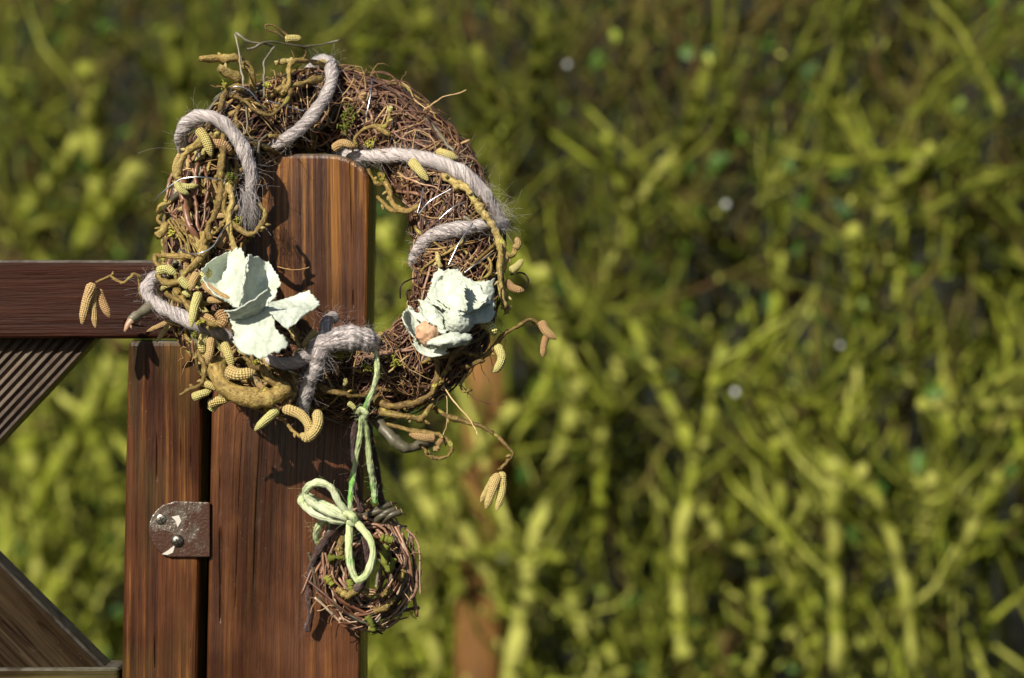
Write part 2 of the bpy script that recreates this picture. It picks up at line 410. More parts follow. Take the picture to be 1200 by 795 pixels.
# ------------------------------------------------------------------ post and gate
def prism(name, poly, d_front, d_back, mat, parent=None, bevel=0.002, origin=None, segs=3, wear=0.0):
    """poly: (px, py) corners of the front face at depth d_front, clockwise in the picture"""
    f = [P(x, y, d_front) for x, y in poly]
    o3 = np.array(origin if origin is not None else np.mean(f, 0))
    bm = bmesh.new()
    va = [bm.verts.new(Vector(p - o3)) for p in f]
    vb = [bm.verts.new(Vector(p - o3) + Vector((0, (d_front - d_back) / 1000, 0))) for p in f]
    n = len(poly)
    bm.faces.new(va); bm.faces.new(vb[::-1])
    for i in range(n):
        bm.faces.new((va[(i + 1) % n], va[i], vb[i], vb[(i + 1) % n]))
    bmesh.ops.recalc_face_normals(bm, faces=bm.faces)
    if bevel:
        ed = [e for e in bm.edges if len(e.link_faces) == 2 and e.calc_face_angle(0) > 0.5]
        bmesh.ops.bevel(bm, geom=ed, offset=bevel, segments=segs, profile=0.5, affect='EDGES')
    me = bpy.data.meshes.new(name); bm.to_mesh(me); bm.free()
    me.materials.append(mat)
    o = bpy.data.objects.new(name, me); o.location = Vector(o3); col.objects.link(o)
    if parent is not None: attach(o, parent)
    return o

GROUND_PY = 397.5 + ZC / S
def lean(x, y, y0=500, k=-0.0195):
    return x + (y - y0) * k
def arc_top(xl, xr, y_sh, y_top, flat):
    pts = []
    for i in range(7):
        a = math.pi / 2 * i / 6
        pts.append((xl + flat * (1 - math.cos(a)), y_sh - (y_sh - y_top) * math.sin(a)))
    q = [(xl + xr - x, y) for x, y in pts[::-1]]
    return pts + q
top = arc_top(253, 433, 214, 180, 52)
poly = [(lean(x, y, 214), y) for x, y in top]
poly = poly + [(lean(433, GROUND_PY, 214), GROUND_PY), (lean(253, GROUND_PY, 214), GROUND_PY)]
post = empty('gate_post', P(lean(343, GROUND_PY, 214), GROUND_PY, -45))
tag(post, 'stained brown wooden gate post with rounded top behind the wreath', 'post')
prism('shaft', poly, 0, -90, M['post'], post, 0.0028)

prism('dark_gap_strip', [(222, 402), (251, 402), (lean(251, GROUND_PY, 402), GROUND_PY), (lean(222, GROUND_PY, 402), GROUND_PY)], -47, -62, M['rail'], post, 0.001)  # added dark strip behind the gap so the slit reads as shade
gate = empty('garden_gate', P(190, GROUND_PY, -30))
tag(gate, 'dark brown wooden garden gate with rail, stile and diagonal boards left of the post', 'gate')
prism('top_rail', [(-700, 304), (243, 305), (241, 397), (-700, 396)], 2, -44, M['rail'], gate, 0.003)
# grain of the rail runs across: turn its texture by turning the mesh
def turn_local(o, ang):
    """give the object a local Z axis along its length (rotation about Y) without moving it"""
    me = o.data; rot = Matrix.Rotation(ang, 4, 'Y')
    me.transform(rot.inverted()); o.rotation_euler = (0, ang, 0)
turn_local(gate.children[0], R(90))
prism('stile', [(lean(150, 399, 399), 399), (lean(239, 399, 399), 399), (lean(239, 1500, 399), 1500), (lean(150, 1500, 399), 1500)], 0, -42, M['stile'], gate, 0.0032)
prism('lower_rail', [(-700, 786), (lean(149, 790, 399) - 1.2, 783), (lean(149, 870, 399) - 1.2, 870), (-700, 872)], -3, -44, M['brace'], gate, 0.003)
turn_local([c for c in gate.children if c.name.startswith('lower_rail')][0], R(90))

def board(name, a, b, width_px, side, d_front, thick_mm, mat, grooves=0):
    """board whose one long edge runs a->b (px); the body lies to `side` of it; grooves machined along its face"""
    A, B = P(a[0], a[1], d_front), P(b[0], b[1], d_front)
    L = np.linalg.norm(B - A); u = (B - A) / L
    n = np.array([u[2], 0, -u[0]]) * side
    wd = width_px * S
    prof = []
    if grooves:
        k = grooves * 8
        for i in range(k + 1):
            x = wd * i / k; ph = (i % 8) / 8
            prof.append((x, 0.0022 * (0.5 - 0.5 * math.cos(2 * math.pi * ph)) ** 0.7 if 0 < i < k else 0.001))
    else:
        prof = [(0.0, 0.003), (0.0012, 0.0008), (0.003, 0.0), (wd - 0.003, 0.0), (wd - 0.0012, 0.0008), (wd, 0.003)]
    prof = prof + [(wd, thick_mm / 1000), (0, thick_mm / 1000)]
    bm = bmesh.new(); rings = []
    ns = 24
    for j in range(ns + 1):
        l = L * j / ns
        rings.append([bm.verts.new(Vector((x, y, l))) for x, y in prof])
    m_ = len(prof)
    for j in range(ns):
        for i in range(m_):
            bm.faces.new((rings[j][i], rings[j][(i + 1) % m_], rings[j + 1][(i + 1) % m_], rings[j + 1][i]))
    bm.faces.new(rings[0][::-1]); bm.faces.new(rings[-1])
    bmesh.ops.recalc_face_normals(bm, faces=bm.faces)
    me = bpy.data.meshes.new(name); bm.to_mesh(me); bm.free(); me.materials.append(mat)
    o = bpy.data.objects.new(name, me); col.objects.link(o)
    X = Vector(n); Z = Vector(u); Y = Z.cross(X)
    if Y.y < 0:            # keep the mesh's +Y pointing away from the camera
        for v in me.vertices: v.co.x = wd - v.co.x
        X = -X; Y = -Y
        A = A + n * wd
        me.flip_normals()
    o.rotation_euler = Matrix((X, Y, Z)).transposed().to_euler()
    o.location = Vector(A); attach(o, gate)
    return o
b1 = board('grooved_brace', (-300, 836), (114, 394), 122, -1, -10, 26, M['decking'], 14)
b2 = board('diagonal_brace', (-260, 400), (150, 810), 190, 1, -8, 28, M['brace'])

# latch plate with its screws
plate = [(246, 589), (246, 653), (198, 653)]
for i in range(9):
    a = R(235 - 110 * i / 8)
    plate.append((212 + 38 * math.cos(a), 621 - 37 * math.sin(a) * 0.95))
plate = plate + [(205, 587.5)]
lp = prism('latch_plate', plate, 2.6, -0.5, M['steel'], gate, 0.0006, segs=2)
tag(lp, 'worn steel latch plate with two screws')
def screw(px, py, r, dome, d0):
    mb = MB(); c0 = P(px, py, d0); k = 16
    prof = [(1.0, 0.0), (1.0, 0.25), (0.85, 0.7), (0.5, 0.95), (0.0, 1.0)]
    v = []
    for rr, hh in prof[:-1]:
        for j in range(k):
            a = 2 * math.pi * j / k
            v.append(c0 + np.array([math.cos(a) * rr * r * S, -hh * dome / 1000, math.sin(a) * rr * r * S]))
    v.append(c0 + np.array([0, -dome / 1000, 0]))
    f = [(i * k + j, i * k + (j + 1) % k, (i + 1) * k + (j + 1) % k, (i + 1) * k + j) for i in range(3) for j in range(k)]
    f += [(3 * k + j, 3 * k + (j + 1) % k, 4 * k) for j in range(k)]
    mb.add(v, f); o = mb.build('screw', M['screw'], lp)
    for ang in (25, 115):
        g = MB(); a = R(ang); q = np.array([math.cos(a), 0, math.sin(a)]); n = np.array([-math.sin(a), 0, math.cos(a)])
        tube(g, np.array([c0 + q * s * r * S * 0.55 + np.array([0, -dome / 1000 * 1.0, 0]) for s in (-1, 0, 1)]), 0.0004, 4)  # slot is a thin dark bar laid on the head
        s_ = g.build('slot', M['slot'], lp)
    return o
m, t, bs = new_mat('dark slot'); bs.inputs['Base Color'].default_value = (0.012, 0.010, 0.008, 1); bs.inputs['Roughness'].default_value = 0.8
M['slot'] = m
screw(189, 609, 6.5, 0.7, 2.5); screw(208, 634, 7.5, 2.4, 2.5)
for pts in ([(201, 606), (210, 604), (213, 611), (208, 619), (206, 611)], [(189, 650), (197, 645), (206, 638), (203, 648), (196, 651)]):  # bright glints on the plate put in as flat pale flecks
    mb = MB(); f0 = [P(x, y, 2.62) for x, y in pts]; f1 = [P(x * 0.9 + np.mean([q[0] for q in pts]) * 0.1, y * 0.9 + np.mean([q[1] for q in pts]) * 0.1, 3.0) for x, y in pts]
    n = len(pts); mb.add(f0 + f1, [tuple(range(n, 2 * n))] + [(i, (i + 1) % n, n + (i + 1) % n, n + i) for i in range(n)])
    mb.build('glint_fleck', M['glintfleck'], lp, smooth=False)

# ------------------------------------------------------------------ the wreath
# the ring hangs over the post's top: its crown lies above the post, its left arm and its foot in front of it
LA = np.array([-180, -165, -140, -120, -105, -92, -65, -40, -15, 15, 45, 70, 90, 120, 150, 180.])      # angle in the picture, 0 = right, 90 = down
LD = np.array([-22, -27, -34, -46, -60, -70, -64, -44, -30, -18, -6, 1, 2, 3, -4, -22.])
def LEAN(px, py):
    return float(np.interp(math.degrees(math.atan2(py - 285, px - 395)), LA, LD))
wreath = empty('twig_wreath', P(395, 285, 0))
tag(wreath, 'large wreath of fine twigs, curly branches and catkins hung on the gate post', 'wreath')
ring_px = [(400, 132, 27, 52), (462, 150, 28, 50), (510, 200, 29, 52), (533, 262, 30, 52), (536, 330, 30, 50), (516, 395, 30, 47), (468, 436, 29, 45),
           (405, 450, 28, 40), (340, 440, 28, 42), (280, 405, 29, 48), (247, 345, 30, 50), (240, 275, 30, 46), (255, 200, 29, 45), (305, 148, 28, 56), (350, 134, 27, 56)]
rp = np.array(ring_px + ring_px[:3], float); NR = len(ring_px)
def ring(u):
    """u in turns (any), 0 = top going clockwise -> centre, outward, forward, radius"""
    x = (u % 1.0) * NR
    def cat(x):
        i = int(math.floor(x)) % NR; f = x - math.floor(x)
        a, b, c_, d = (np.array(ring_px[(i + k) % NR], float) for k in (-1, 0, 1, 2))
        return 0.5 * (2 * b + (c_ - a) * f + (2 * a - 5 * b + 4 * c_ - d) * f * f + (3 * b - a - 3 * c_ + d) * f ** 3)
    q = cat(x); q2 = cat(x + 0.05)
    c0, c1 = P(*q[:3]), P(*q2[:3])
    tg = (c1 - c0) / (np.linalg.norm(c1 - c0) + 1e-9)
    out = np.array([-tg[2], 0, tg[0]])
    if np.dot(out, c0 - P(395, 285, 28)) < 0: out = -out
    return c0, out, q[3] * S
RT = [ring(i / 720) for i in range(720)]
RC = np.array([r[0] for r in RT]); RO = np.array([r[1] for r in RT]); RR = np.array([r[2] for r in RT])
FWD = np.array([0, -1.0, 0])
def on_ring(u, phi, rho):
    """arrays: position along the ring, angle round the bundle (0 = outward, 90 deg = towards camera)"""
    i = (np.asarray(u) % 1.0 * 720).astype(int) % 720
    sq = np.minimum(RR[i], 0.0265)
    return RC[i] + (rho * RR[i] * np.cos(phi))[:, None] * RO[i] + (rho * sq * np.sin(phi))[:, None] * FWD

# opaque heart of the bundle
mb = MB()
uu = np.linspace(0, 1, 140, endpoint=True)
cen = np.array([RC[int(u * 720) % 720] for u in uu])
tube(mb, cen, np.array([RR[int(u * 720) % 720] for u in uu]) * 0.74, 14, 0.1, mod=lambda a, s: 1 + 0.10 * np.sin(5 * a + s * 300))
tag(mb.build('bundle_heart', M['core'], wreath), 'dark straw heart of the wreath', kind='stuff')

# fine twigs wound round the bundle
mb = MB()
def strand(u0, du, phi0, om, rho, r, tint, n=18, jit=0.06, sides=4, out=mb):
    u = np.linspace(u0, u0 + du, n)
    k = rng.uniform(0, 6.28, 3)
    rh = rho * (1 + jit * np.sin(u * 40 + k[0]) + jit * 0.6 * np.sin(u * 90 + k[1]))
    ph = phi0 + om * (u - u0) + 0.25 * np.sin(u * 25 + k[2])
    rad = r * np.linspace(1.0, rng.uniform(0.4, 0.8), n)
    tube(out, on_ring(u, ph, rh), rad, sides, tint)
for i in range(1500):
    u0 = rng.uniform(0, 1)
    strand(u0, rng.choice([-1, 1]) * rng.uniform(0.06, 0.28), rng.uniform(0, 6.28), rng.normal(0, 9), rng.uniform(0.66, 1.04), rng.uniform(0.0004, 0.00105), float(np.clip(rng.beta(2, 2.6), 0, 1)))
for i in range(420):      # the finer, reddish right-hand side, wound steeply
    strand(rng.uniform(-0.05, 0.5), rng.uniform(0.03, 0.10), rng.uniform(0, 6.28), rng.choice([-1, 1]) * rng.uniform(8, 40), rng.uniform(0.93, 1.10), rng.uniform(0.0003, 0.0006), float(np.clip(rng.normal(0.55, 0.16), 0, 1)), 16)
tag(mb.build('fine_twigs', M['core'], wreath), 'fine brown twigs wound into a ring', kind='stuff')

# loose ends standing off the ring
mb = MB()
for i in range(380):      # tangled rootlets lying across the bundle
    u = rng.uniform(0, 1); n = 12
    uu = u + np.linspace(0, rng.uniform(0.01, 0.05), n) * rng.choice([-1, 1]) + 0.006 * np.sin(np.linspace(0, rng.uniform(2, 8), n))
    ph = rng.uniform(0, 3.1) + np.linspace(0, rng.normal(0, 1.3), n) + 0.3 * np.sin(np.linspace(0, rng.uniform(3, 9), n))
    tube(mb, on_ring(uu, ph, 1.03 + 0.12 * np.sin(np.linspace(0, 3.1, n)) * rng.uniform(0, 1)), rng.uniform(0.00018, 0.0004), 4, float(rng.uniform(0.1, 1)))
for i in range(250):
    u = rng.uniform(0, 1); phi = rng.uniform(-0.6, 2.6); n = 9
    p0 = on_ring(np.array([u]), np.array([phi]), np.array([0.95]))[0]
    i0 = int((u % 1) * 720) % 720
    tg = np.array([RO[i0][2], 0, -RO[i0][0]]) * rng.choice([-1, 1])
    d_ = tg * rng.uniform(0.3, 1) + RO[i0] * math.cos(phi) * rng.uniform(0.1, 0.9) + FWD * max(0, math.sin(phi)) * rng.uniform(0, 0.6) + rng.normal(0, 0.25, 3)
    d_ /= np.linalg.norm(d_); L = rng.choice([rng.uniform(0.006, 0.014), rng.uniform(0.01, 0.022)])
    p = p0 + np.linspace(0, L, n)[:, None] * d_
    tube(mb, wobble(p, 0.0018, 4), np.linspace(1, 0.4, n) * rng.uniform(0.00016, 0.0004), 4, float(rng.uniform(0.0, 0.8)))
tag(mb.build('loose_rootlets', M['straw'], wreath), 'loose dry rootlets sticking out of the ring', kind='stuff')

def branch(pts, r, mat='bark', n=None, tint=None, name='branch', parent=None, taper=0.75, rough=0.12, label=None, cut=True, jig=0.5):
    """curly branch through (px, py, d); r in px (number or per end)"""
    p0 = spline(pts, 5 * len(pts))
    L = np.sum(np.linalg.norm(np.diff(p0, axis=0), axis=1))
    n = n or int(max(8, min(60, L / 3.5)))
    p = px_path(pts, n)
    nd_ = rng.uniform(0, 6.28, 4)
    u = np.linspace(0, L, n)
    kink = np.cumsum(rng.normal(0, 1, (n, 3)), 0); kink -= np.linspace(0, 1, n)[:, None] * kink[-1]; p += kink * 0.5 * S * jig * 2
    p[:, 0] += jig * S * (np.sin(u / 11 + nd_[0]) + np.sin(u / 5.3 + nd_[1]))
    p[:, 2] += jig * S * (np.sin(u / 9 + nd_[2]) + np.sin(u / 4.7 + nd_[3]))
    rr = np.linspace(1, taper, n) * (1 + rough * np.sin(u / 7.0 + nd_[1]) + rough * rng.normal(size=n))
    for j in rng.integers(1, n - 1, max(1, int(L / 22))): rr[j] *= 1.22
    rr *= 0.77 if r < 11 else 0.93
    mb = MB(); k = rng.uniform(0, 6.28)
    tint = float(rng.uniform(0.25, 0.8)) if tint is None else tint
    tube(mb, p, rr * r * S, 10 if r > 4 else 7, tint, mod=lambda a, s: 1 + 0.10 * np.sin(2 * a + k + s * 120) + 0.06 * np.sin(5 * a + s * 420 + k))
    if r > 2.4 and mat != 'greybark':
        for q in range(max(1, int(L / 24))):          # buds on the nodes
            j = int(rng.integers(1, n - 2)); tg = p[j + 1] - p[j - 1]; tg /= np.linalg.norm(tg)
            nn = np.cross(tg, rng.normal(0, 1, 3) + np.array([0, -0.6, 0])); nn /= np.linalg.norm(nn); nn = nn + tg * 0.7
            bl = rng.uniform(3.5, 7) * S; bp = p[j] + nn * rr[j] * r * S * 0.7 + np.linspace(0, 1, 6)[:, None] * nn * bl
            tube(mb, bp, np.array([0.8, 1.1, 1.15, 0.95, 0.6, 0.12]) * rng.uniform(1.3, 2.3) * S, 7, tint + rng.uniform(0.0, 0.35))
    o = mb.build(name, M[mat], parent if parent is not None else wreath)
    if label: o['label'] = label
    return o

def scales(mb, p, r, tint):
    n = len(p); s = np.linspace(0, 1, n)
    prof = np.minimum(1, (s / 0.12 + 0.25)) ** 0.6 * np.minimum(1, ((1 - s) / 0.22 + 0.0001)) ** 0.55 * (1.0 - 0.28 * s ** 1.5) * (1 + 0.03 * np.sin(s * 7 + tint * 30)) * 0.93
    w_ = 7.0 / r; ph = tint * 17
    bumpf = lambda a, q: np.maximum(-0.35, np.sin(7 * a + q * w_ * 1.15 + ph + 0.7 * np.sin(a * 2 + ph + q * 400)) * np.sin(6 * a - q * w_ * 1.3 + 0.6 * np.sin(q * 700 + a)))
    tube(mb, p, prof * r, 40, lambda a, q: np.clip(0.45 + 0.75 * bumpf(a, q), 0, 1.1), mod=lambda a, q: 1 + 0.10 * bumpf(a, q) + 0.03 * np.sin(a * 2 + ph))

def catkin(pts, r=6.3, tint=None, parent=None, label=None):
    """closed hazel catkin: a curved spindle of overlapping scales, base first"""
    if len(pts) == 2:
        (x0, y0, d0), (x1, y1, d1) = pts
        b_ = rng.normal(0, 2.2)
        dx, dy = x1 - x0, y1 - y0; L = math.hypot(dx, dy) + 1e-6
        pts = [pts[0], ((x0 + x1) / 2 - dy / L * b_, (y0 + y1) / 2 + dx / L * b_, (d0 + d1) / 2 + 1), pts[1]]
    p = px_path(pts, 56)
    tint = float(rng.uniform(0.05, 1.0)) if tint is None else tint
    mb = MB(); scales(mb, p, r * S * 0.93, tint)
    o = mb.build('catkin', M['catkin'], parent if parent is not None else wreath); o.color = (tint, 0, 0, 1)
    if label: o['label'] = label
    return o

# -- hand placed branches, left side and top
B = branch
tr = B([(166, 350, 48), (162, 333, 52), (160, 321, 56), (151, 322, 58), (143, 329, 57), (134, 327, 56), (127, 323, 57), (112, 331, 58)], 2.6, tint=0.5, name='catkin_twig', label='curly twig with three catkins hanging over the gate rail')
catkin([(109, 332, 58), (101, 355, 57), (96, 381, 55)], 7.2, 0.25, tr); catkin([(110, 337, 55), (109, 360, 53), (112, 385, 51)], 5.8, 0.3, tr); catkin([(114, 339, 53), (121, 356, 51), (129, 373, 49)], 6, 0.12, tr)
B([(188, 352, 54), (176, 360, 62), (162, 369, 66), (154, 376, 68)], 8.5, 'greybark', tint=0.95, taper=0.85, jig=0.2)
B([(158, 372, 67), (151, 379, 68), (146, 389, 68)], 6.5, 'redbark', tint=1.0, taper=0.3, jig=0.1)
B([(298, 112, 45), (296, 90, 52), (290, 76, 56), (276, 68, 58), (256, 67, 58), (234, 69, 60)], 6, tint=0.65, taper=0.9)
B([(284, 94, 55), (272, 88, 58), (257, 80, 60)], 6.2, tint=0.75, taper=1.0)
B([(398, 76, 40), (370, 74, 50), (345, 72, 56), (338, 84, 60), (338, 100, 60), (330, 112, 58)], 4.6, tint=0.6)
B([(376, 92, 55), (352, 97, 58), (330, 103, 58), (312, 114, 55)], 4.8, tint=0.55)
B([(342, 105, 62), (335, 122, 64), (320, 134, 62), (300, 130, 60), (284, 118, 58), (270, 112, 55)], 3.4, tint=0.4)
B([(322, 74, 52), (345, 72, 55)], 6, tint=0.9)
B([(285, 105, 57), (272, 104, 56), (262, 112, 54), (258, 130, 52)], 5.5, tint=0.5)
B([(286, 108, 62), (284, 88, 62), (281, 68, 60), (275, 40, 58)], 1.9, 'greybark', tint=0.9, name='stick')
B([(275, 39, 58), (288, 47, 60), (308, 50, 60), (322, 57, 58)], 2.2, 'greybark', tint=0.8, name='stick')
B([(290, 57, 60), (310, 50, 62), (340, 51, 60), (370, 52, 58), (399, 47, 58)], 2.1, 'greybark', tint=0.5, name='stick', taper=0.6)
B([(309, 115, 58), (310, 90, 60), (312, 70, 60), (322, 54, 60)], 2.2, 'greybark', tint=0.8, name='stick')
B([(340, 44, 60), (330, 36, 60), (320, 30, 60), (311, 29, 60), (314, 35, 60), (325, 38, 60), (335, 47, 60)], 1.9, tint=0.3, name='stick', jig=0.2)
catkin([(334, 46, 60), (345, 45, 61), (354, 46, 61)], 5, 0.7)
B([(352, 55, 58), (358, 60, 57), (355, 70, 54), (348, 84, 50)], 1.8, tint=0.2, name='stick')
# left arm: long curls following the ring
B([(262, 170, 58), (245, 165, 62), (228, 172, 62), (212, 188, 60), (208, 205, 58), (213, 216, 56)], 7, tint=0.75, taper=0.85, rough=0.2)
catkin([(232, 152, 66), (241, 164, 68), (248, 184, 66)], 6.6, 0.7); catkin([(246, 168, 62), (262, 170, 62), (272, 182, 58)], 6.5, 0.1)
catkin([(206, 214, 64), (212, 223, 66), (222, 228, 64)], 4.2, 0.98); catkin([(210, 217, 62), (220, 219, 64), (233, 217, 62)], 4.4, 0.95)
B([(276, 148, 56), (262, 160, 60), (258, 185, 62), (256, 208, 62), (258, 230, 62), (252, 250, 62), (244, 268, 64), (246, 282, 66)], 5.8, tint=0.45)
B([(272, 205, 58), (264, 222, 62), (262, 245, 62), (268, 262, 62), (285, 272, 64), (300, 272, 66), (309, 262, 66), (310, 248, 64), (304, 238, 62)], 4.8, tint=0.6)
B([(268, 215, 62), (270, 235, 64), (266, 258, 63), (272, 285, 62), (280, 300, 58)], 5.2, tint=0.8)
B([(212, 208, 56), (216, 235, 60), (218, 256, 63), (226, 274, 63), (232, 285, 60)], 6.2, 'redbark', tint=0.55, rough=0.05)
B([(232, 192, 56), (230, 220, 58), (232, 250, 58), (240, 290, 58), (250, 330, 58)], 3.2, 'redbark', tint=0.4)
B([(240, 195, 58), (244, 225, 58), (238, 262, 60), (228, 300, 60)], 2.6, 'redbark', tint=0.3)
B([(200, 300, 58), (188, 302, 60), (181, 300, 60), (183, 308, 60), (194, 314, 60)], 4.5, tint=0.5)
B([(237, 272, 62), (238, 290, 64), (228, 300, 66), (208, 300, 66), (188, 298, 64)], 4.8, tint=0.6)
B([(240, 290, 64), (232, 305, 67), (218, 320, 68), (208, 330, 70), (192, 330, 66), (184, 322, 62)], 5.4, tint=0.65)
B([(205, 335, 66), (215, 350, 70), (228, 366, 72), (245, 380, 72), (256, 378, 72), (265, 368, 70)], 5.5, tint=0.55)
B([(196, 345, 62), (210, 354, 66), (228, 357, 68), (250, 354, 64)], 4.6, tint=0.4)
B([(190, 248, 58), (184, 258, 58), (194, 268, 60), (204, 282, 58)], 2.6, tint=0.5)
B([(200, 236, 60), (188, 240, 62), (184, 250, 60)], 3.5, tint=0.7)
B([(195, 262, 60), (190, 270, 62), (184, 276, 64)], 5.5, tint=0.7, taper=1.1)
for i in range(14):
    x = 198 + i * 1.9 + rng.normal(0, 3); y = 252 + i * 1.2 + rng.normal(0, 6)
    B([(x, y, 60), (x + 12, y + 18, 62), (x + 22 + rng.normal(0, 3), y + 40, 60)], 1.6, 'bark', tint=float(rng.uniform(0.4, 1)), name='stick')
catkin([(184, 318, 70), (196, 316, 72), (207, 322, 72)], 6.2, 1.0); catkin([(211, 326, 74), (217, 333, 74), (224, 338, 74)], 6, 0.95)
catkin([(231, 320, 74), (226, 330, 75), (223, 341, 74)], 5.4, 0.35); catkin([(233, 343, 74), (228, 360, 76), (224, 384, 76)], 6.2, 0.95)
catkin([(245, 318, 66), (238, 325, 70), (232, 336, 70)], 6.5, 0.9); catkin([(225, 343, 66), (212, 346, 66), (202, 342, 64)], 5, 0.9)
catkin([(256, 365, 72), (262, 375, 72), (258, 384, 72)], 7.5, 0.1); catkin([(234, 372, 66), (246, 375, 68), (254, 385, 68)], 6.5, 0.2)
catkin([(238, 333, 72), (255, 345, 74), (272, 352, 72)], 5.5, 0.15); catkin([(243, 352, 70), (258, 352, 70), (275, 350, 68)], 4.5, 0.3)
# bottom left
B([(255, 425, 60), (256, 440, 68), (264, 454, 72), (285, 464, 74), (310, 467, 74), (328, 460, 72), (332, 450, 70)], 12, tint=0.62, taper=0.85, rough=0.05, label='thick olive brown bent branch at the lower left of the wreath', jig=0.1)
B([(332, 456, 70), (322, 450, 72), (314, 442, 72), (308, 430, 66)], 7, tint=0.45)
catkin([(247, 396, 70), (246, 412, 72), (243, 427, 70)], 5.6, 0.3); catkin([(262, 402, 68), (268, 416, 70), (273, 432, 68)], 6, 0.75)
catkin([(266, 435, 76), (280, 439, 79), (300, 436, 78)], 8.5, 0.45, label='fat orange catkin with yellow tip'); catkin([(240, 392, 62), (237, 404, 64), (238, 416, 62)], 6, 0.8)
B([(236, 400, 60), (234, 418, 64), (240, 432, 68), (238, 446, 70), (228, 456, 70), (211, 464, 70)], 4.2, tint=0.5, taper=0.45)
catkin([(226, 466, 66), (236, 462, 68), (248, 458, 66)], 5.6, 0.85); catkin([(236, 448, 66), (246, 452, 68), (256, 457, 66)], 5, 0.6)
catkin([(244, 474, 62), (256, 470, 62), (271, 467, 60)], 6.4, 0.55); catkin([(247, 480, 58), (252, 474, 60), (264, 470, 60)], 6, 0.8)
B([(345, 452, 64), (340, 465, 68), (333, 478, 70)], 6.2, tint=0.3, taper=0.9)
catkin([(326, 479, 72), (312, 492, 74), (298, 505, 74)], 6.2, 0.98)
catkin([(330, 478, 70), (352, 486, 72), (362, 500, 74), (358, 511, 74)], 6.5, 0.45); catkin([(372, 481, 72), (372, 500, 76), (361, 513, 76), (352, 508, 74)], 7, 0.5)
B([(326, 486, 64), (338, 500, 66), (350, 510, 68), (358, 513, 70)], 3, tint=0.6)
B([(340, 380, 52), (346, 396, 56), (352, 410, 58), (346, 424, 58)], 5, tint=0.3); B([(338, 385, 56), (350, 400, 60), (354, 416, 60)], 3, tint=0.9)
catkin([(370, 388, 66), (362, 398, 66), (355, 407, 64)], 5.2, 0.55)
catkin([(350, 366, 56), (332, 362, 56), (318, 352, 52)], 5, 0.8)
B([(340, 432, 52), (352, 444, 58), (372, 450, 60), (400, 462, 60), (424, 464, 56), (440, 460, 50)], 4.4, tint=0.35)
B([(286, 425, 50), (300, 428, 56), (325, 432, 56), (345, 440, 50)], 4.2, tint=0.25)
catkin([(408, 472, 62), (413, 476, 62), (417, 480, 62)], 3.5, 1.0); catkin([(394, 425, 60), (394, 432, 60), (395, 440, 60)], 4, 0.05); catkin([(404, 444, 60), (402, 452, 60)], 2.8, 0.9)
# bottom right
B([(440, 468, 52), (462, 478, 60), (488, 472, 62), (506, 462, 62), (512, 450, 62), (514, 430, 62), (508, 412, 60)], 5, tint=0.35)
B([(446, 482, 54), (465, 488, 60), (490, 490, 60), (503, 480, 60), (508, 470, 56)], 5.4, tint=0.6)
B([(441, 494, 48), (452, 506, 54), (466, 520, 56), (482, 526, 56), (496, 522, 54), (504, 518, 50)], 9, 'greybark', tint=0.55, taper=0.75, rough=0.05, label='smooth grey branch under the wreath')
lb = B([(455, 496, 56), (480, 504, 60), (505, 508, 62), (524, 514, 62), (530, 522, 62), (524, 534, 60), (512, 538, 60), (500, 532, 60), (496, 522, 60)], 3.6, tint=0.45, name='catkin_twig')
catkin([(510, 514, 64), (496, 513, 66), (479, 509, 66)], 5.2, 0.15, lb); catkin([(512, 522, 64), (516, 517, 64), (519, 514, 64)], 3.6, 0.1, lb); catkin([(508, 526, 64), (513, 522, 64)], 3.2, 0.2, lb)
lb = B([(508, 476, 52), (520, 486, 56), (540, 494, 58), (562, 501, 58), (580, 509, 58), (592, 522, 58), (600, 533, 58), (596, 541, 58), (589, 546, 58), (586, 553, 58)], 3.8, tint=0.4, taper=0.6, name='catkin_twig', label='long curved twig with hanging catkins at lower right')
catkin([(584, 555, 59), (577, 575, 60), (569, 597, 60)], 6, 0.45, lb); catkin([(588, 553, 58), (588, 575, 58), (582, 599, 58)], 6, 0.72, lb); catkin([(580, 558, 54), (571, 574, 54), (563, 589, 54)], 4.2, 0.5, lb)
lb = B([(540, 430, 55), (560, 424, 62), (576, 410, 64), (590, 392, 64), (608, 381, 62), (622, 377, 60), (636, 380, 60)], 4, tint=0.4, taper=0.6, name='catkin_twig', label='curved twig with catkins reaching right')
catkin([(634, 377, 60), (640, 388, 62), (652, 398, 62)], 6, 0.15, lb); catkin([(641, 393, 60), (637, 405, 60), (636, 419, 60)], 4.4, 0.05, lb)
catkin([(582, 404, 66), (588, 418, 68), (584, 430, 68), (576, 437, 66)], 6, 0.9); catkin([(566, 378, 66), (576, 385, 70), (580, 394, 70)], 7.2, 0.95)
B([(530, 418, 58), (545, 412, 62), (556, 415, 62), (566, 425, 62)], 4.2, tint=0.25)
B([(536, 410, 60), (526, 425, 62), (518, 440, 62), (510, 455, 60)], 3.2, tint=0.3)
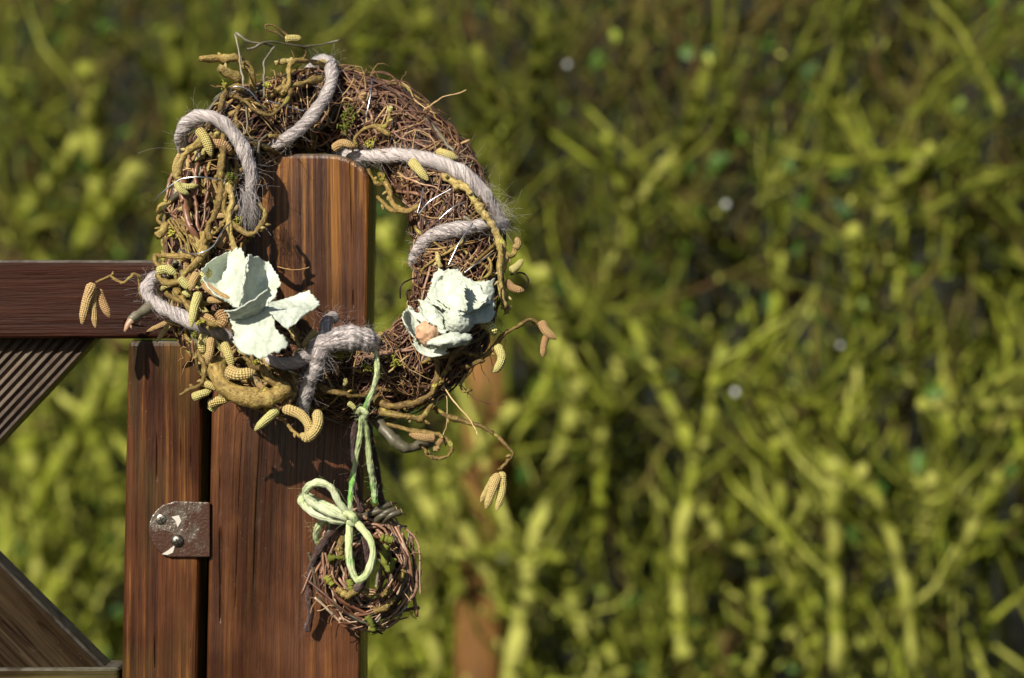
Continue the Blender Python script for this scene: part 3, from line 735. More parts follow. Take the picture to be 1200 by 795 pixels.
# right arm
B([(514, 200, 54), (530, 212, 60), (546, 222, 62), (556, 238, 62), (570, 256, 60), (584, 280, 56), (592, 306, 54), (588, 330, 56), (592, 350, 56), (594, 368, 54)], 6.2, tint=0.85, rough=0.18, label='yellowish branch running down the outside of the wreath')
B([(585, 290, 56), (600, 300, 54), (604, 288, 52)], 5, tint=0.7); B([(588, 285, 60), (586, 310, 62), (590, 340, 62), (592, 362, 60)], 4.6, tint=0.75)
catkin([(598, 318, 58), (606, 312, 58), (613, 304, 58)], 5, 0.85); catkin([(592, 330, 56), (602, 338, 56), (615, 341, 56)], 5.4, 0.1); catkin([(604, 292, 54), (607, 286, 54), (605, 278, 54)], 5, 0.3)
catkin([(482, 189, 64), (490, 198, 66), (502, 212, 64)], 6.4, 0.8); catkin([(512, 178, 56), (524, 181, 58), (537, 186, 56)], 5.5, 0.75)
catkin([(390, 175, 62), (402, 168, 64), (416, 172, 64)], 6, 0.2)
B([(436, 148, 54), (452, 150, 58), (456, 140, 60), (457, 126, 60)], 3.6, tint=0.65); B([(457, 158, 60), (440, 151, 62), (425, 153, 62), (416, 162, 60), (419, 172, 58)], 3.4, tint=0.6)
catkin([(457, 130, 62), (457, 124, 62)], 3.2, 1.0); catkin([(424, 115, 60), (423, 108, 62)], 5, 0.15)
B([(445, 205, 48), (456, 225, 54), (462, 240, 56), (476, 248, 56), (490, 240, 54)], 4.6, tint=0.5); B([(432, 196, 46), (440, 212, 52), (452, 214, 52), (458, 222, 50)], 4, tint=0.4)
B([(444, 232, 44), (460, 246, 48), (480, 250, 50)], 3.4, tint=0.5)
B([(512, 296, 58), (514, 306, 60), (516, 314, 58)], 4, tint=1.0, name='stick')
B([(488, 140, 40), (502, 126, 42), (520, 114, 44), (546, 106, 44)], 1.2, 'straw', name='stick', tint=0.8); B([(520, 176, 44), (536, 170, 44), (551, 164, 44)], 2.2, 'straw', name='stick', tint=0.6)
B([(466, 202, 62), (490, 214, 62), (516, 224, 58)], 1.6, 'redbark', name='stick', tint=0.9); B([(485, 152, 54), (506, 162, 52), (522, 178, 48)], 1.4, 'straw', name='stick', tint=0.4)
B([(455, 436, 58), (470, 424, 60), (480, 418, 58)], 1.6, 'straw', name='stick', tint=0.9)
B([(510, 478, 56), (523, 462, 57), (524, 490, 57), (518, 515, 56)], 0.8, 'straw', name='stick', tint=1.0)
B([(520, 452, 58), (540, 478, 60), (556, 500, 60), (560, 510, 60)], 1.2, 'straw', name='stick', tint=1.0)
B([(540, 450, 56), (552, 462, 56), (566, 470, 56), (590, 474, 54)], 0.9, 'redbark', name='stick', tint=0.3)
B([(545, 440, 56), (540, 452, 58), (544, 460, 58), (552, 458, 56)], 2.6, tint=0.7, name='stick')
B([(325, 312, 40), (345, 316, 42), (362, 314, 42)], 0.9, 'straw', name='stick', tint=0.5)

# filler curls and catkins along the catkin covered arc, bottom to top left (clockwise part of the ring)
def curl(u0, du, phi, rho, r, mat, tint):
    n = 22; u = np.linspace(u0, u0 + du, n); k = rng.uniform(0, 6.28, 3)
    ph = phi + 0.5 * np.sin(u * 38 + k[0]) + 0.25 * np.sin(u * 80 + k[1])
    rh = rho + 0.10 * np.sin(u * 55 + k[2])
    p = on_ring(u, ph, rh)
    mb = MB(); rr = np.linspace(1, 0.5, n) * (1 + 0.14 * rng.normal(size=n)); rr[-1] *= 0.5; kink = np.cumsum(rng.normal(0, 1, (n, 3)), 0); kink -= np.linspace(0, 1, n)[:, None] * kink[-1]; p = p + kink * 0.6 * S
    tube(mb, p, rr * r * S, 8, tint, mod=lambda a, s: 1 + 0.1 * np.sin(3 * a + s * 400))
    return mb.build('branch', M[mat], wreath)
for i in range(105):
    curl(rng.uniform(0.50, 0.88), rng.choice([-1, 1]) * rng.uniform(0.05, 0.12), rng.uniform(0.0, 3.1), rng.uniform(0.92, 1.14), rng.uniform(1.5, 4), rng.choice(['bark', 'bark', 'bark', 'bark', 'redbark', 'greybark']), float(rng.uniform(0.2, 0.8)))
for i in range(44):
    curl(rng.uniform(-0.12, 0.55), rng.choice([-1, 1]) * rng.uniform(0.04, 0.10), rng.uniform(0.2, 2.9), rng.uniform(0.95, 1.08), rng.uniform(1.4, 3.2), rng.choice(['bark', 'bark', 'redbark', 'greybark']), float(rng.uniform(0.2, 0.8)))
for i in range(84):
    u = rng.choice([rng.uniform(0.54, 0.66), rng.uniform(0.66, 0.82)]); ph = rng.uniform(0.1, 2.9); i0 = int(u * 720)
    a = on_ring(np.array([u]), np.array([ph]), np.array([0.98]))[0]
    tg = np.array([RO[i0][2], 0, -RO[i0][0]])
    dr = tg * rng.normal(0, 1) + RO[i0] * rng.normal(0, 0.5) + np.array([0, -0.15, -0.3]); dr /= np.linalg.norm(dr)
    L = rng.uniform(0.011, 0.021); n = 48
    s = np.linspace(0, 1, n); side = np.cross(dr, FWD)
    p = a + np.outer(s * L, dr) + np.outer(np.sin(s * 3.14) * rng.normal(0, 0.0018), side)
    r = rng.uniform(3.1, 4.8) * S
    mb = MB(); tn_ = float(rng.uniform(0.1, 1.0)); scales(mb, p, r, tn_)
    mb.build('catkin', M['catkin'], wreath).color = (tn_, 0, 0, 1)

# wires
for pts in ([(268, 112, 58), (274, 102, 62), (290, 105, 64), (302, 118, 64), (312, 132, 60)], [(312, 118, 60), (335, 124, 64), (356, 130, 62)],
            [(179, 238, 56), (190, 226, 62), (210, 211, 66), (226, 208, 68), (240, 208, 68), (264, 212, 64)],
            [(210, 290, 58), (219, 297, 66), (234, 297, 72), (250, 288, 72), (260, 272, 70), (275, 256, 62)],
            [(436, 92, 54), (434, 112, 60), (430, 132, 62), (426, 148, 60)], [(490, 252, 58), (504, 236, 62), (530, 221, 62)], [(514, 258, 60), (530, 244, 62), (546, 236, 60)],
            [(525, 312, 64), (538, 285, 66), (554, 262, 64)], [(544, 320, 66), (560, 308, 66), (580, 296, 60)], [(489, 250, 60), (493, 236, 61), (496, 220, 60)]):
    mb = MB(); tube(mb, px_path(pts, 26), 0.85 * S, 6); mb.build('wire', M['wire'], wreath)
for pts in ([(469, 350, 50), (470, 335, 54), (480, 328, 54), (488, 326, 50)], [(598, 322, 50), (612, 320, 52), (619, 328, 52), (616, 338, 50)], [(478, 352, 50), (477, 342, 52), (482, 340, 50)]):
    mb = MB(); tube(mb, px_path(pts, 20), 1.0 * S, 6, 0.05); mb.build('tendril', M['core'], wreath)

# moss scraps
def moss(px, py, d, size, n, tint):
    mb = MB(); c0 = P(px, py, d)
    for i in range(n):
        q = c0 + rng.normal(0, 0.35, 3) * size * S; dr = rng.normal(0, 1, 3); dr[1] -= 0.5; dr /= np.linalg.norm(dr)
        p = q + np.linspace(0, rng.uniform(0.4, 1.0) * size * S, 6)[:, None] * dr
        tube(mb, wobble(p, 0.0006), np.linspace(1, 0.4, 6) * rng.uniform(0.0003, 0.0006), 4, float(np.clip(tint + rng.normal(0, 0.15), 0, 1)))
    mb.build('moss_tuft', M['moss'], wreath)
for a in ((408, 135, 58, 12, 30, 0.35), (405, 150, 58, 9, 24, 0.35), (271, 208, 64, 7, 30, 0.2), (278, 260, 62, 5, 12, 0.9), (398, 415, 64, 8, 22, 0.8), (410, 412, 64, 7, 18, 0.85), (313, 100, 60, 5, 14, 1.0),
          (264, 100, 60, 5, 14, 0.9), (448, 210, 54, 6, 14, 0.9), (434, 168, 58, 7, 16, 0.8), (313, 480, 70, 4, 10, 1.0), (228, 392, 72, 5, 14, 0.5), (200, 272, 62, 6, 16, 0.9), (462, 424, 60, 8, 18, 0.8), (445, 440, 58, 6, 14, 0.8), (430, 430, 60, 6, 14, 0.8), (300, 425, 68, 4, 10, 0.9), (236, 378, 74, 4, 10, 0.9)):
    moss(*a)

# wool yarn wound round the wreath
yarn = empty('wool_yarn', P(395, 285, 30), wreath)
yarn['label'] = 'fuzzy grey lilac wool yarn wound round the wreath'
fz = MB()
def wool(name, pts, r, mat='wool', fuzz=None, nf=90, parent=None, turns=1.0, hair=0.006, ends=True, fib=300, ply=0.09):
    if mat == 'wool': pts = [(*q[:2], q[2] - 6, *q[3:]) for q in pts]
    p0 = spline(pts, 6 * len(pts)); L = np.sum(np.linalg.norm(np.diff(p0[:, :2], axis=0), axis=1))
    n = int(max(20, min(110, L / 1.6)))
    q = spline(pts, n); p = np.array([P(*a[:3]) for a in q])
    rad = (q[:, 3] if q.shape[1] > 3 else np.full(n, r)) * S
    u = np.linspace(0, 1, n)
    rad = rad * (0.69 if mat == 'wool' else 0.80) * (1 + 0.08 * np.sin(u * 17 + L) + 0.06 * np.sin(u * 37 + L) + 0.05 * np.sin(u * 81))
    if ends: rad[0] *= 0.5; rad[-1] *= 0.5
    k = rng.uniform(0, 6.28); tw = 215 * turns
    mb = MB()
    tube(mb, p, rad, 24, 0.5, mod=lambda a, s: 1 + ply * np.abs(np.sin(1.0 * (a - s * tw) + k)) ** 0.7 - ply / 2 + 0.035 * np.sin(7 * (a - s * tw) + s * 60) + 0.02 * np.sin(13 * (a - s * tw)))
    t_, N, Bn = frames(p)
    S_ = np.concatenate([[0], np.cumsum(np.linalg.norm(np.diff(p, axis=0), axis=1))])
    for i in range(int(fib)):                      # fibres lying along the twist, slightly proud
        j0 = rng.integers(0, max(1, n - 8)); j1 = min(n, j0 + rng.integers(8, 30)); jj = np.arange(j0, j1)
        a = rng.uniform(0, 6.28) + S_[jj] * tw * rng.uniform(0.5, 1.3) + 0.25 * np.sin(S_[jj] * 300 + i)
        lift = 1 + ply * np.abs(np.sin(a - S_[jj] * tw + k)) ** 0.7 - ply / 2 + rng.uniform(-0.02, 0.10) + 0.05 * np.sin(jj * 0.5 + i)
        h = p[jj] + (rad[jj] * lift)[:, None] * (np.cos(a)[:, None] * N[jj] + np.sin(a)[:, None] * Bn[jj])
        tube(mb, h, rng.uniform(0.00006, 0.00016), 3, 0.5)
    o = mb.build(name, M[mat], parent if parent is not None else yarn)
    for i in range(int(nf * 1.4)):
        j = rng.integers(1, n - 1); a = rng.uniform(0, 6.28)
        nrm = math.cos(a) * N[j] + math.sin(a) * Bn[j]; tan = math.cos(a + 1.57) * N[j] + math.sin(a + 1.57) * Bn[j]
        b0 = p[j] + nrm * rad[j] * 0.9; hl = hair * rng.uniform(0.4, 1.6); m_ = 7; s = np.linspace(0, 1, m_)
        d_ = t_[j] * rng.normal(0.3, 0.9) + tan * rng.normal(0.3, 0.7) + nrm * rng.uniform(0.0, 0.4)
        h = b0 + np.outer(s * hl, d_) + np.outer(s ** 2 * hl * 0.8, -0.5 * nrm + rng.normal(0, 0.7, 3)) + np.outer(np.sin(s * 6) * hl * 0.08, rng.normal(0, 1, 3))
        tube(fuzz if fuzz is not None else fz, h, 0.000042, 3, 0.5)
    return o
wool('wrap', [(228, 190, 26), (214, 172, 46), (214, 152, 62), (232, 137, 70), (256, 141, 74), (276, 160, 74), (289, 184, 70), (295, 208, 64), (292, 232, 54), (288, 252, 44)], 10.5, nf=260)
wool('wrap', [(362, 84, 14), (374, 72, 34), (386, 74, 50), (389, 94, 62), (381, 114, 68), (366, 136, 68), (348, 154, 64), (326, 168, 56), (300, 180, 40)], 10, nf=220)
wool('wrap', [(388, 178, 30, 8), (410, 182, 54, 9), (440, 183, 62, 10), (472, 182, 66, 11), (505, 188, 66, 12), (535, 200, 62, 12), (560, 220, 56, 12), (578, 246, 46, 12), (586, 272, 34, 11)], 11, nf=420, hair=0.008)
wool('wrap', [(484, 312, 30, 9), (490, 294, 48, 10), (506, 277, 60, 11), (528, 270, 66, 11), (552, 267, 64, 10.5), (574, 262, 56, 10), (592, 262, 40, 9)], 11, nf=260)
wool('wrap', [(198, 345, 40), (186, 325, 54), (175, 333, 60), (174, 346, 64), (186, 358, 68), (206, 368, 70), (230, 380, 70), (252, 388, 66), (272, 398, 58), (292, 408, 48)], 10, nf=260)
wool('wrap', [(312, 420, 56), (330, 426, 66), (348, 424, 72), (362, 416, 76), (374, 404, 74), (381, 390, 66), (384, 376, 54), (392, 372, 44)], 9, nf=200)
wool('loop', [(368, 424, 72, 9), (372, 408, 78, 12), (388, 400, 80, 15), (404, 396, 80, 17), (420, 397, 78, 18), (432, 400, 74, 16), (438, 404, 68, 8)], 14, nf=420, turns=0.12, ply=0.05)
wool('tail', [(368, 400, 74, 10), (374, 414, 80, 11), (372, 428, 78, 11), (364, 444, 74, 10), (358, 462, 70, 10), (354, 482, 64, 9)], 10, nf=200)
# frayed end of the left wrap
for i in range(160):
    a = np.array([288 + rng.normal(0, 6), 215 + rng.uniform(0, 30), 62 + rng.normal(0, 4)])
    b_ = a + np.array([rng.normal(4, 9), rng.uniform(12, 40), rng.normal(-4, 5)])
    mid = (a + b_) / 2 + rng.normal(0, 4, 3)
    tube(fz, px_path([a, mid, b_], 8), 0.00006, 3, 0.5)
for i in range(90):
    a = np.array([578 + rng.normal(0, 6), 240 + rng.uniform(0, 22), 52 + rng.normal(0, 5)]); b_ = a + np.array([rng.normal(10, 8), rng.normal(2, 12), rng.normal(4, 6)])
    tube(fz, px_path([a, (a + b_) / 2 + rng.normal(0, 3, 3), b_], 7), 0.00006, 3, 0.5)
fo = fz.build('fuzz', M['wool'], yarn); tag(fo, kind='stuff')

# papery flowers
def petal(parent, grid, th=0.0006, wr=0.0009, ragged=0.09, n=36, seed=0.0):
    G = np.array(grid, float)                      # 3 x 3 x (px, py, d)
    def w(u): return np.array([(1 - u) * (1 - 2 * u), 4 * u * (1 - u), u * (2 * u - 1)])
    pts = np.zeros((n, n, 3))
    for i in range(n):
        for j in range(n):
            u, v = i / (n - 1), j / (n - 1)
            e = ragged
            uu = 0.5 + (u - 0.5) * (1 + e * mnoise.noise((seed + 9 * v, 2.1 * round(u), seed)) + e * 0.8 * mnoise.noise((seed + 28 * v, 7 + 3 * round(u), seed)))
            vv = 0.5 + (v - 0.5) * (1 + e * mnoise.noise((seed + 9 * u, 5.1 + 2 * round(v), seed)) + e * 0.8 * mnoise.noise((seed + 28 * u, 9 + 3 * round(v), seed)))
            # cut the corners a little so the outline is not a four-sided patch
            cu = 1 - 0.16 * mnoise.noise((seed * 3 + 3.1 * vv, 1.0, seed)) ; cv = 1 - 0.16 * mnoise.noise((seed * 5 + 3.1 * uu, 4.0, seed))
            uu = 0.5 + (uu - 0.5) * cu; vv = 0.5 + (vv - 0.5) * cv
            q = np.einsum('i,j,ijk->k', w(uu), w(vv), G)
            pts[i, j] = P(*q)
    du = np.gradient(pts, axis=0); dv = np.gradient(pts, axis=1)
    nr = np.cross(du, dv); nr /= np.linalg.norm(nr, axis=2, keepdims=True) + 1e-12
    if nr[n // 2, n // 2, 1] > 0: nr = -nr
    for i in range(n):
        for j in range(n):
            c_ = pts[i, j]
            h = mnoise.noise((c_[0] * 170 + seed, c_[1] * 170, c_[2] * 170)) + 0.5 * mnoise.noise((c_[0] * 420, c_[1] * 420 + seed, c_[2] * 420)) + 0.3 * mnoise.noise((c_[0] * 900, c_[1] * 900 + seed, c_[2] * 900))
            pts[i, j] = c_ + nr[i, j] * wr * h
    back = pts - nr * th
    f = []
    idx = lambda i, j: i * n + j
    for i in range(n - 1):
        for j in range(n - 1):
            f.append((idx(i, j), idx(i, j + 1), idx(i + 1, j + 1), idx(i + 1, j)))
            f.append(tuple(n * n + k for k in (idx(i, j), idx(i + 1, j), idx(i + 1, j + 1), idx(i, j + 1))))
    rim = [idx(0, j) for j in range(n)] + [idx(i, n - 1) for i in range(1, n)] + [idx(n - 1, j) for j in range(n - 2, -1, -1)] + [idx(i, 0) for i in range(n - 2, 0, -1)]
    for k in range(len(rim)):
        a, b_ = rim[k], rim[(k + 1) % len(rim)]
        f.append((b_, a, a + n * n, b_ + n * n))
    mb = MB(); mb.add(np.concatenate([pts.reshape(-1, 3), back.reshape(-1, 3)]), f)
    return mb.build('petal', M['husk'], parent)

fl1 = empty('flower', P(300, 360, 60), wreath); fl1['label'] = 'pale green white papery flower at the left of the wreath'
petal(fl1, [[(260, 300, 70), (276, 293, 70), (291, 300, 90)], [(237, 324, 78), (262, 330, 60), (286, 332, 94)], [(264, 352, 88), (272, 357, 82), (281, 363, 92)]], seed=1.3)
petal(fl1, [[(291, 299, 90), (310, 305, 70), (327, 322, 66)], [(287, 330, 94), (303, 338, 66), (325, 338, 70)], [(281, 362, 92), (300, 365, 74), (318, 352, 76)]], seed=2.9)
petal(fl1, [[(268, 368, 92), (290, 366, 88), (312, 354, 90)], [(272, 386, 94), (297, 387, 94), (322, 376, 90)], [(273, 402, 90), (305, 420, 96), (338, 404, 90)]], seed=4.1)
petal(fl1, [[(263, 365, 104), (284, 360, 106), (313, 340, 104)], [(268, 370, 98), (290, 366, 98), (313, 348, 98)], [(272, 374, 91), (294, 376, 88), (311, 360, 88)]], seed=5.7, ragged=0.03)
petal(fl1, [[(312, 354, 80), (336, 350, 66), (362, 342, 68)], [(316, 365, 92), (334, 364, 86), (373, 357, 72)], [(326, 376, 94), (338, 384, 94), (353, 368, 86)]], seed=6.2)
fl2 = empty('flower', P(526, 365, 55), wreath); fl2['label'] = 'crumpled pale papery flower with pink seed ball at the right of the wreath'
petal(fl2, [[(514, 314, 70), (535, 318, 72), (553, 328, 70)], [(504, 336, 72), (530, 343, 74), (566, 340, 80)], [(503, 352, 78), (538, 368, 90), (570, 354, 88)]], seed=11.0, wr=0.0010, ragged=0.13)
petal(fl2, [[(552, 330, 66), (566, 330, 74), (580, 326, 72)], [(550, 345, 72), (564, 345, 78), (578, 342, 72)], [(552, 360, 78), (566, 358, 78), (576, 356, 74)]], seed=12.0, wr=0.0010, ragged=0.13)
petal(fl2, [[(544, 354, 70), (560, 352, 72), (578, 344, 70)], [(538, 372, 76), (558, 370, 78), (578, 372, 74)], [(535, 390, 80), (546, 386, 80), (562, 378, 78)]], seed=13.0, wr=0.0010, ragged=0.13)
petal(fl2, [[(504, 346, 72), (516, 344, 76), (530, 354, 76)], [(492, 362, 78), (515, 370, 76), (540, 374, 76)], [(502, 378, 86), (522, 386, 84), (538, 390, 80)]], seed=14.0, wr=0.0010, ragged=0.13)
petal(fl2, [[(490, 352, 70), (506, 358, 78), (520, 374, 80)], [(492, 366, 78), (504, 372, 82), (520, 382, 84)], [(478, 362, 72), (496, 380, 80), (522, 392, 86)]], seed=15.0)
petal(fl2, [[(480, 358, 70), (490, 372, 68), (500, 384, 70)], [(473, 368, 74), (482, 382, 68), (492, 396, 72)], [(474, 376, 80), (482, 392, 80), (490, 402, 80)]], seed=16.0)
petal(fl2, [[(506, 398, 80), (530, 390, 90), (553, 392, 88)], [(500, 402, 88), (526, 400, 96), (552, 398, 90)], [(506, 409, 84), (526, 408, 92), (546, 404, 86)]], seed=17.0)
petal(fl2, [[(486, 396, 74), (500, 402, 72), (520, 404, 76)], [(486, 404, 80), (502, 410, 80), (522, 409, 82)], [(488, 410, 82), (505, 418, 84), (526, 414, 82)]], seed=18.0)
petal(fl2, [[(516, 326, 76), (530, 322, 80), (546, 332, 92)], [(508, 338, 76), (526, 342, 78), (545, 346, 96)], [(516, 354, 84), (532, 362, 88), (548, 364, 96)]], seed=19.0, ragged=0.17, wr=0.0011)
petal(fl2, [[(522, 362, 82), (538, 360, 86), (552, 366, 80)], [(520, 374, 84), (538, 374, 92), (556, 376, 82)], [(524, 388, 80), (540, 392, 84), (552, 386, 80)]], seed=20.0, ragged=0.17, wr=0.0011)
mb = MB(); c0 = P(501, 391, 80); n, k = 20, 28; v = []
for i in range(n + 1):
    for j in range(k):
        a, b_ = math.pi * i / n, 2 * math.pi * j / k
        d_ = np.array([math.sin(a) * math.cos(b_), math.sin(a) * math.sin(b_), math.cos(a)])
        v.append(c0 + d_ * 13 * S * (1 + 0.22 * mnoise.noise(Vector(d_ * 2.6)) + 0.10 * mnoise.noise(Vector(d_ * 7)) + 0.06 * mnoise.noise(Vector(d_ * 15))))
mb.add(v, [(i * k + j, i * k + (j + 1) % k, (i + 1) * k + (j + 1) % k, (i + 1) * k + j) for i in range(n) for j in range(k)]); mb.build('seed', M['seed'], fl2)

LEAN = None
# ------------------------------------------------------------------ small wreath
small = empty('small_wreath', P(428, 740, 0))
tag(small, 'small wreath of reddish twigs hanging below on a green cord', 'wreath')
SC = (430, 666); 
def sring(u, phi, rho, tilt=0.0):
    a = 2 * np.pi * u
    cx = SC[0] + 41 * np.cos(a); cy = SC[1] + 49 * np.sin(a)
    out = np.stack([np.cos(a), np.zeros_like(a), -np.sin(a)], 1)
    c_ = np.array([P(x, y, 16) for x, y in zip(cx, cy)])
    return c_ + (rho * 25 * S * np.cos(phi))[:, None] * out + (rho * 0.0125 * np.sin(phi))[:, None] * FWD
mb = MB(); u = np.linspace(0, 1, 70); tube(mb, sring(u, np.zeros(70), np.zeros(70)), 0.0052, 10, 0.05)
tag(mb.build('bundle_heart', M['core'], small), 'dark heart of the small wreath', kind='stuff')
for i in range(135):
    n = 16; u0 = rng.uniform(0, 1); du = rng.uniform(0.15, 0.30) * rng.choice([-1, 1])
    e = sring(np.array([u0, u0 + du / 2, u0 + du]), rng.uniform(-0.2, 3.3, 3) * 0.3 + rng.uniform(0.0, 2.2), np.array([0.0, 0.15, 0.0]) + rng.uniform(0.6, 1.08, 3))
    d0, d1 = e[0] - e[1], e[2] - e[1]
    e = np.vstack([e[0] + d0 * rng.uniform(0, 0.45), e, e[2] + d1 * rng.uniform(0, 0.45)])
    p = wobble(spline(e, n), 0.0005, 4); p[:, 1] = np.minimum(p[:, 1], -0.002)
    mb = MB(); tube(mb, p, np.linspace(1, 0.65, n) * rng.uniform(1.0, 2.7) * S * (1 + 0.08 * rng.normal(size=n)), 7, float(rng.uniform(0.15, 1.0)), mod=lambda a, s: 1 + 0.08 * np.sin(3 * a + s * 500))
    mb.build('twig', M[rng.choice(['redbark', 'redbark', 'redbark', 'greybark', 'core'])], small)
for pts in ([(402, 628, 32), (398, 645, 34), (404, 652, 34)], [(452, 640, 34), (450, 655, 36), (456, 668, 36), (462, 655, 34)], [(405, 700, 34), (420, 692, 36), (432, 695, 34)], [(440, 716, 34), (452, 712, 36), (463, 700, 32)], [(430, 722, 32), (436, 732, 32), (437, 742, 30)], [(385, 655, 32), (400, 653, 34), (405, 655, 34)], [(375, 640, 28), (392, 618, 32)], [(410, 680, 30), (412, 694, 32)], [(446, 630, 34), (460, 634, 34)], [(395, 690, 32), (408, 700, 34)], [(468, 680, 32), (474, 668, 32)], [(382, 676, 30), (390, 686, 32)], [(448, 700, 34), (458, 690, 34)]):
    mb = MB(); n = 16; p = px_path(pts, n); tube(mb, p, (1 + 0.25 * rng.normal(size=n)) * 4 * S, 9, float(rng.uniform(0.3, 0.75)), mod=lambda a, s: 1 + 0.2 * np.sin(4 * a + s * 1800))
    mb.build('mossy_twig', M[rng.choice(['moss', 'bark'])], small)
for i, (x, y) in enumerate(((452, 596), (458, 591), (464, 597), (470, 600), (459, 601))):
    mb = MB(); p = px_path([(x - 34 + i * 2, y + 12 + i * 2, 22), (x - 14, y + 5, 29), (x, y, 28)], 12); tube(mb, p, 3.8 * S, 9, 0.35)
    o = mb.build('stub', M['greybark'], small)
    mb = MB(); e = p[-1]; tn = (p[-1] - p[-2]); tn /= np.linalg.norm(tn); tube(mb, np.array([e - tn * 0.0002, e + tn * 0.0004]), 3.6 * S, 9, 0.9); mb.build('cut_end', M['straw'], o)
mb = MB()
for i in range(60):
    u_ = rng.uniform(0, 1); p0 = sring(np.array([u_]), np.array([rng.uniform(0, 3)]), np.array([1.0]))[0]; d_ = (p0 - P(430, 666, 16)); d_ /= np.linalg.norm(d_); d_ = d_ + rng.normal(0, 0.6, 3); d_ /= np.linalg.norm(d_)
    tube(mb, wobble(p0 + np.linspace(0, rng.uniform(0.004, 0.011), 7)[:, None] * d_, 0.0006), 0.00028, 4, float(rng.uniform(0, 1)))
tag(mb.build('loose_rootlets', M['straw'], small), 'loose ends of the small wreath', kind='stuff')

# ------------------------------------------------------------------ green cord and dark red yarn
gc = empty('green_cord', P(424, 487, 40))
tag(gc, 'green and white wool cord tied in a bow from which the small wreath hangs', 'cord')
gf_ = MB()
G = lambda name, pts, r, mt='greenwool': wool(name, pts, r * (0.80 if name == 'strand' else 0.90), mt, gf_, 45, gc, 0.15, 0.0030, fib=70, ply=0.02)
G('strand', [(436, 402, 62), (441, 415, 66), (442, 435, 66), (438, 455, 64), (430, 474, 62), (424, 487, 60)], 4.4)
G('strand', [(424, 484, 60), (422, 510, 54), (416, 545, 48), (411, 580, 46), (410, 606, 46)], 4.4)
G('strand', [(425, 484, 58), (430, 510, 52), (434, 545, 44), (438, 570, 38), (440, 590, 34)], 5.2)
G('knot', [(418, 484, 60), (424, 480, 64), (429, 486, 64), (424, 492, 62)], 4)
G('bow_loop', [(410, 606, 46), (398, 590, 50), (388, 572, 52), (374, 566, 52), (362, 570, 50), (358, 580, 48), (370, 592, 48), (390, 602, 48), (408, 608, 46)], 5.6, 'palewool')
G('bow_loop', [(408, 607, 44), (392, 598, 42), (372, 588, 40), (358, 582, 40), (354, 588, 40), (366, 600, 42), (388, 608, 44), (408, 610, 44)], 6.4, 'palewool')
G('bow_loop', [(412, 606, 48), (424, 620, 54), (434, 634, 56), (437, 652, 56), (430, 672, 56), (420, 680, 56), (413, 670, 56), (409, 650, 56), (409, 628, 52), (410, 608, 48)], 5.4)
G('bow_knot', [(404, 602, 50), (411, 604, 54), (416, 612, 52), (408, 614, 50)], 5)
G('cord_end', [(408, 610, 40), (392, 606, 34), (376, 614, 28), (371, 628, 22), (376, 638, 18)], 5.6)
tag(gf_.build('fuzz', M['greenwool'], gc), kind='stuff')
rc = empty('red_yarn', P(424, 487, 30)); tag(rc, 'dark red fuzzy yarn hanging behind the green cord', 'yarn')
rf = MB()
wool('strand', [(418, 478, 44), (430, 500, 46), (438, 535, 38), (443, 565, 32), (446, 590, 28)], 4.6, 'redwool', rf, 260, rc, 0.6, 0.004)
wool('strand', [(420, 484, 42), (415, 510, 38), (416, 545, 32), (420, 580, 28), (424, 600, 24)], 4, 'redwool', rf, 200, rc, 0.6, 0.004)
wool('yarn_end', [(402, 612, 38), (388, 624, 34), (374, 645, 28), (364, 670, 20), (362, 700, 14), (364, 720, 10), (360, 740, 7)], 4.6, 'redwool', rf, 200, rc, 0.4, 0.004)
wool('yarn_loop', [(412, 612, 40), (424, 630, 42), (430, 655, 42), (424, 684, 40), (416, 690, 36)], 5, 'redwool', rf, 120, rc, 0.5, 0.004)
tag(rf.build('fuzz', M['redwool'], rc), kind='stuff')

# ------------------------------------------------------------------ hedge behind
def hedge_front(x):
    return 1.72 - 0.62 * x
hedge = empty('mossy_hedge', (0, 1.9, 0))
tag(hedge, 'thicket of moss covered yellow green branches filling the blurred background', 'hedge')
STEMS = []
def HP(px, py, dy=0.0):
    """hedge point behind picture pixel"""
    y = 1.72
    for _ in range(6):
        x = (px - 600) * S * (D + y) / D; y = hedge_front(x) + dy
    k = (D + y) / D
    return np.array([(px - 600) * S * k, y, ZC + (397.5 - py) * S * k])
def mossy(p, r, mat, tint, name='branch', parent=None, sides=8, taper=0.7):
    n = len(p); mb = MB(); k = rng.uniform(0, 6.28)
    rr = np.linspace(1, taper, n) * (1 + 0.07 * rng.normal(size=n)); rr[-1] *= 0.5
    STEMS.append((p, r, mat))
    tube(mb, p, rr * r, sides, tint, mod=lambda a, s: 1 + 0.12 * np.sin(2 * a + s * 50 + k) + 0.08 * np.sin(5 * a + s * 130))
    return mb.build(name, M[mat], parent if parent is not None else hedge)
def hb(pts, r_px, dy=0.0, mat='mossy', tint=0.7):
    if np.mean([q[1] for q in pts]) < 190: mat = 'mossthin'  # high stems take darker, thinner moss; shade of the top put into colour
    p = np.array([HP(x, y, dy + 0.03 * math.sin(i * 2.1)) for i, (x, y) in enumerate(spline(pts, 14))])
    sc_ = S * (D + p[0][1]) / D
    return mossy(p, r_px * sc_, mat, tint)
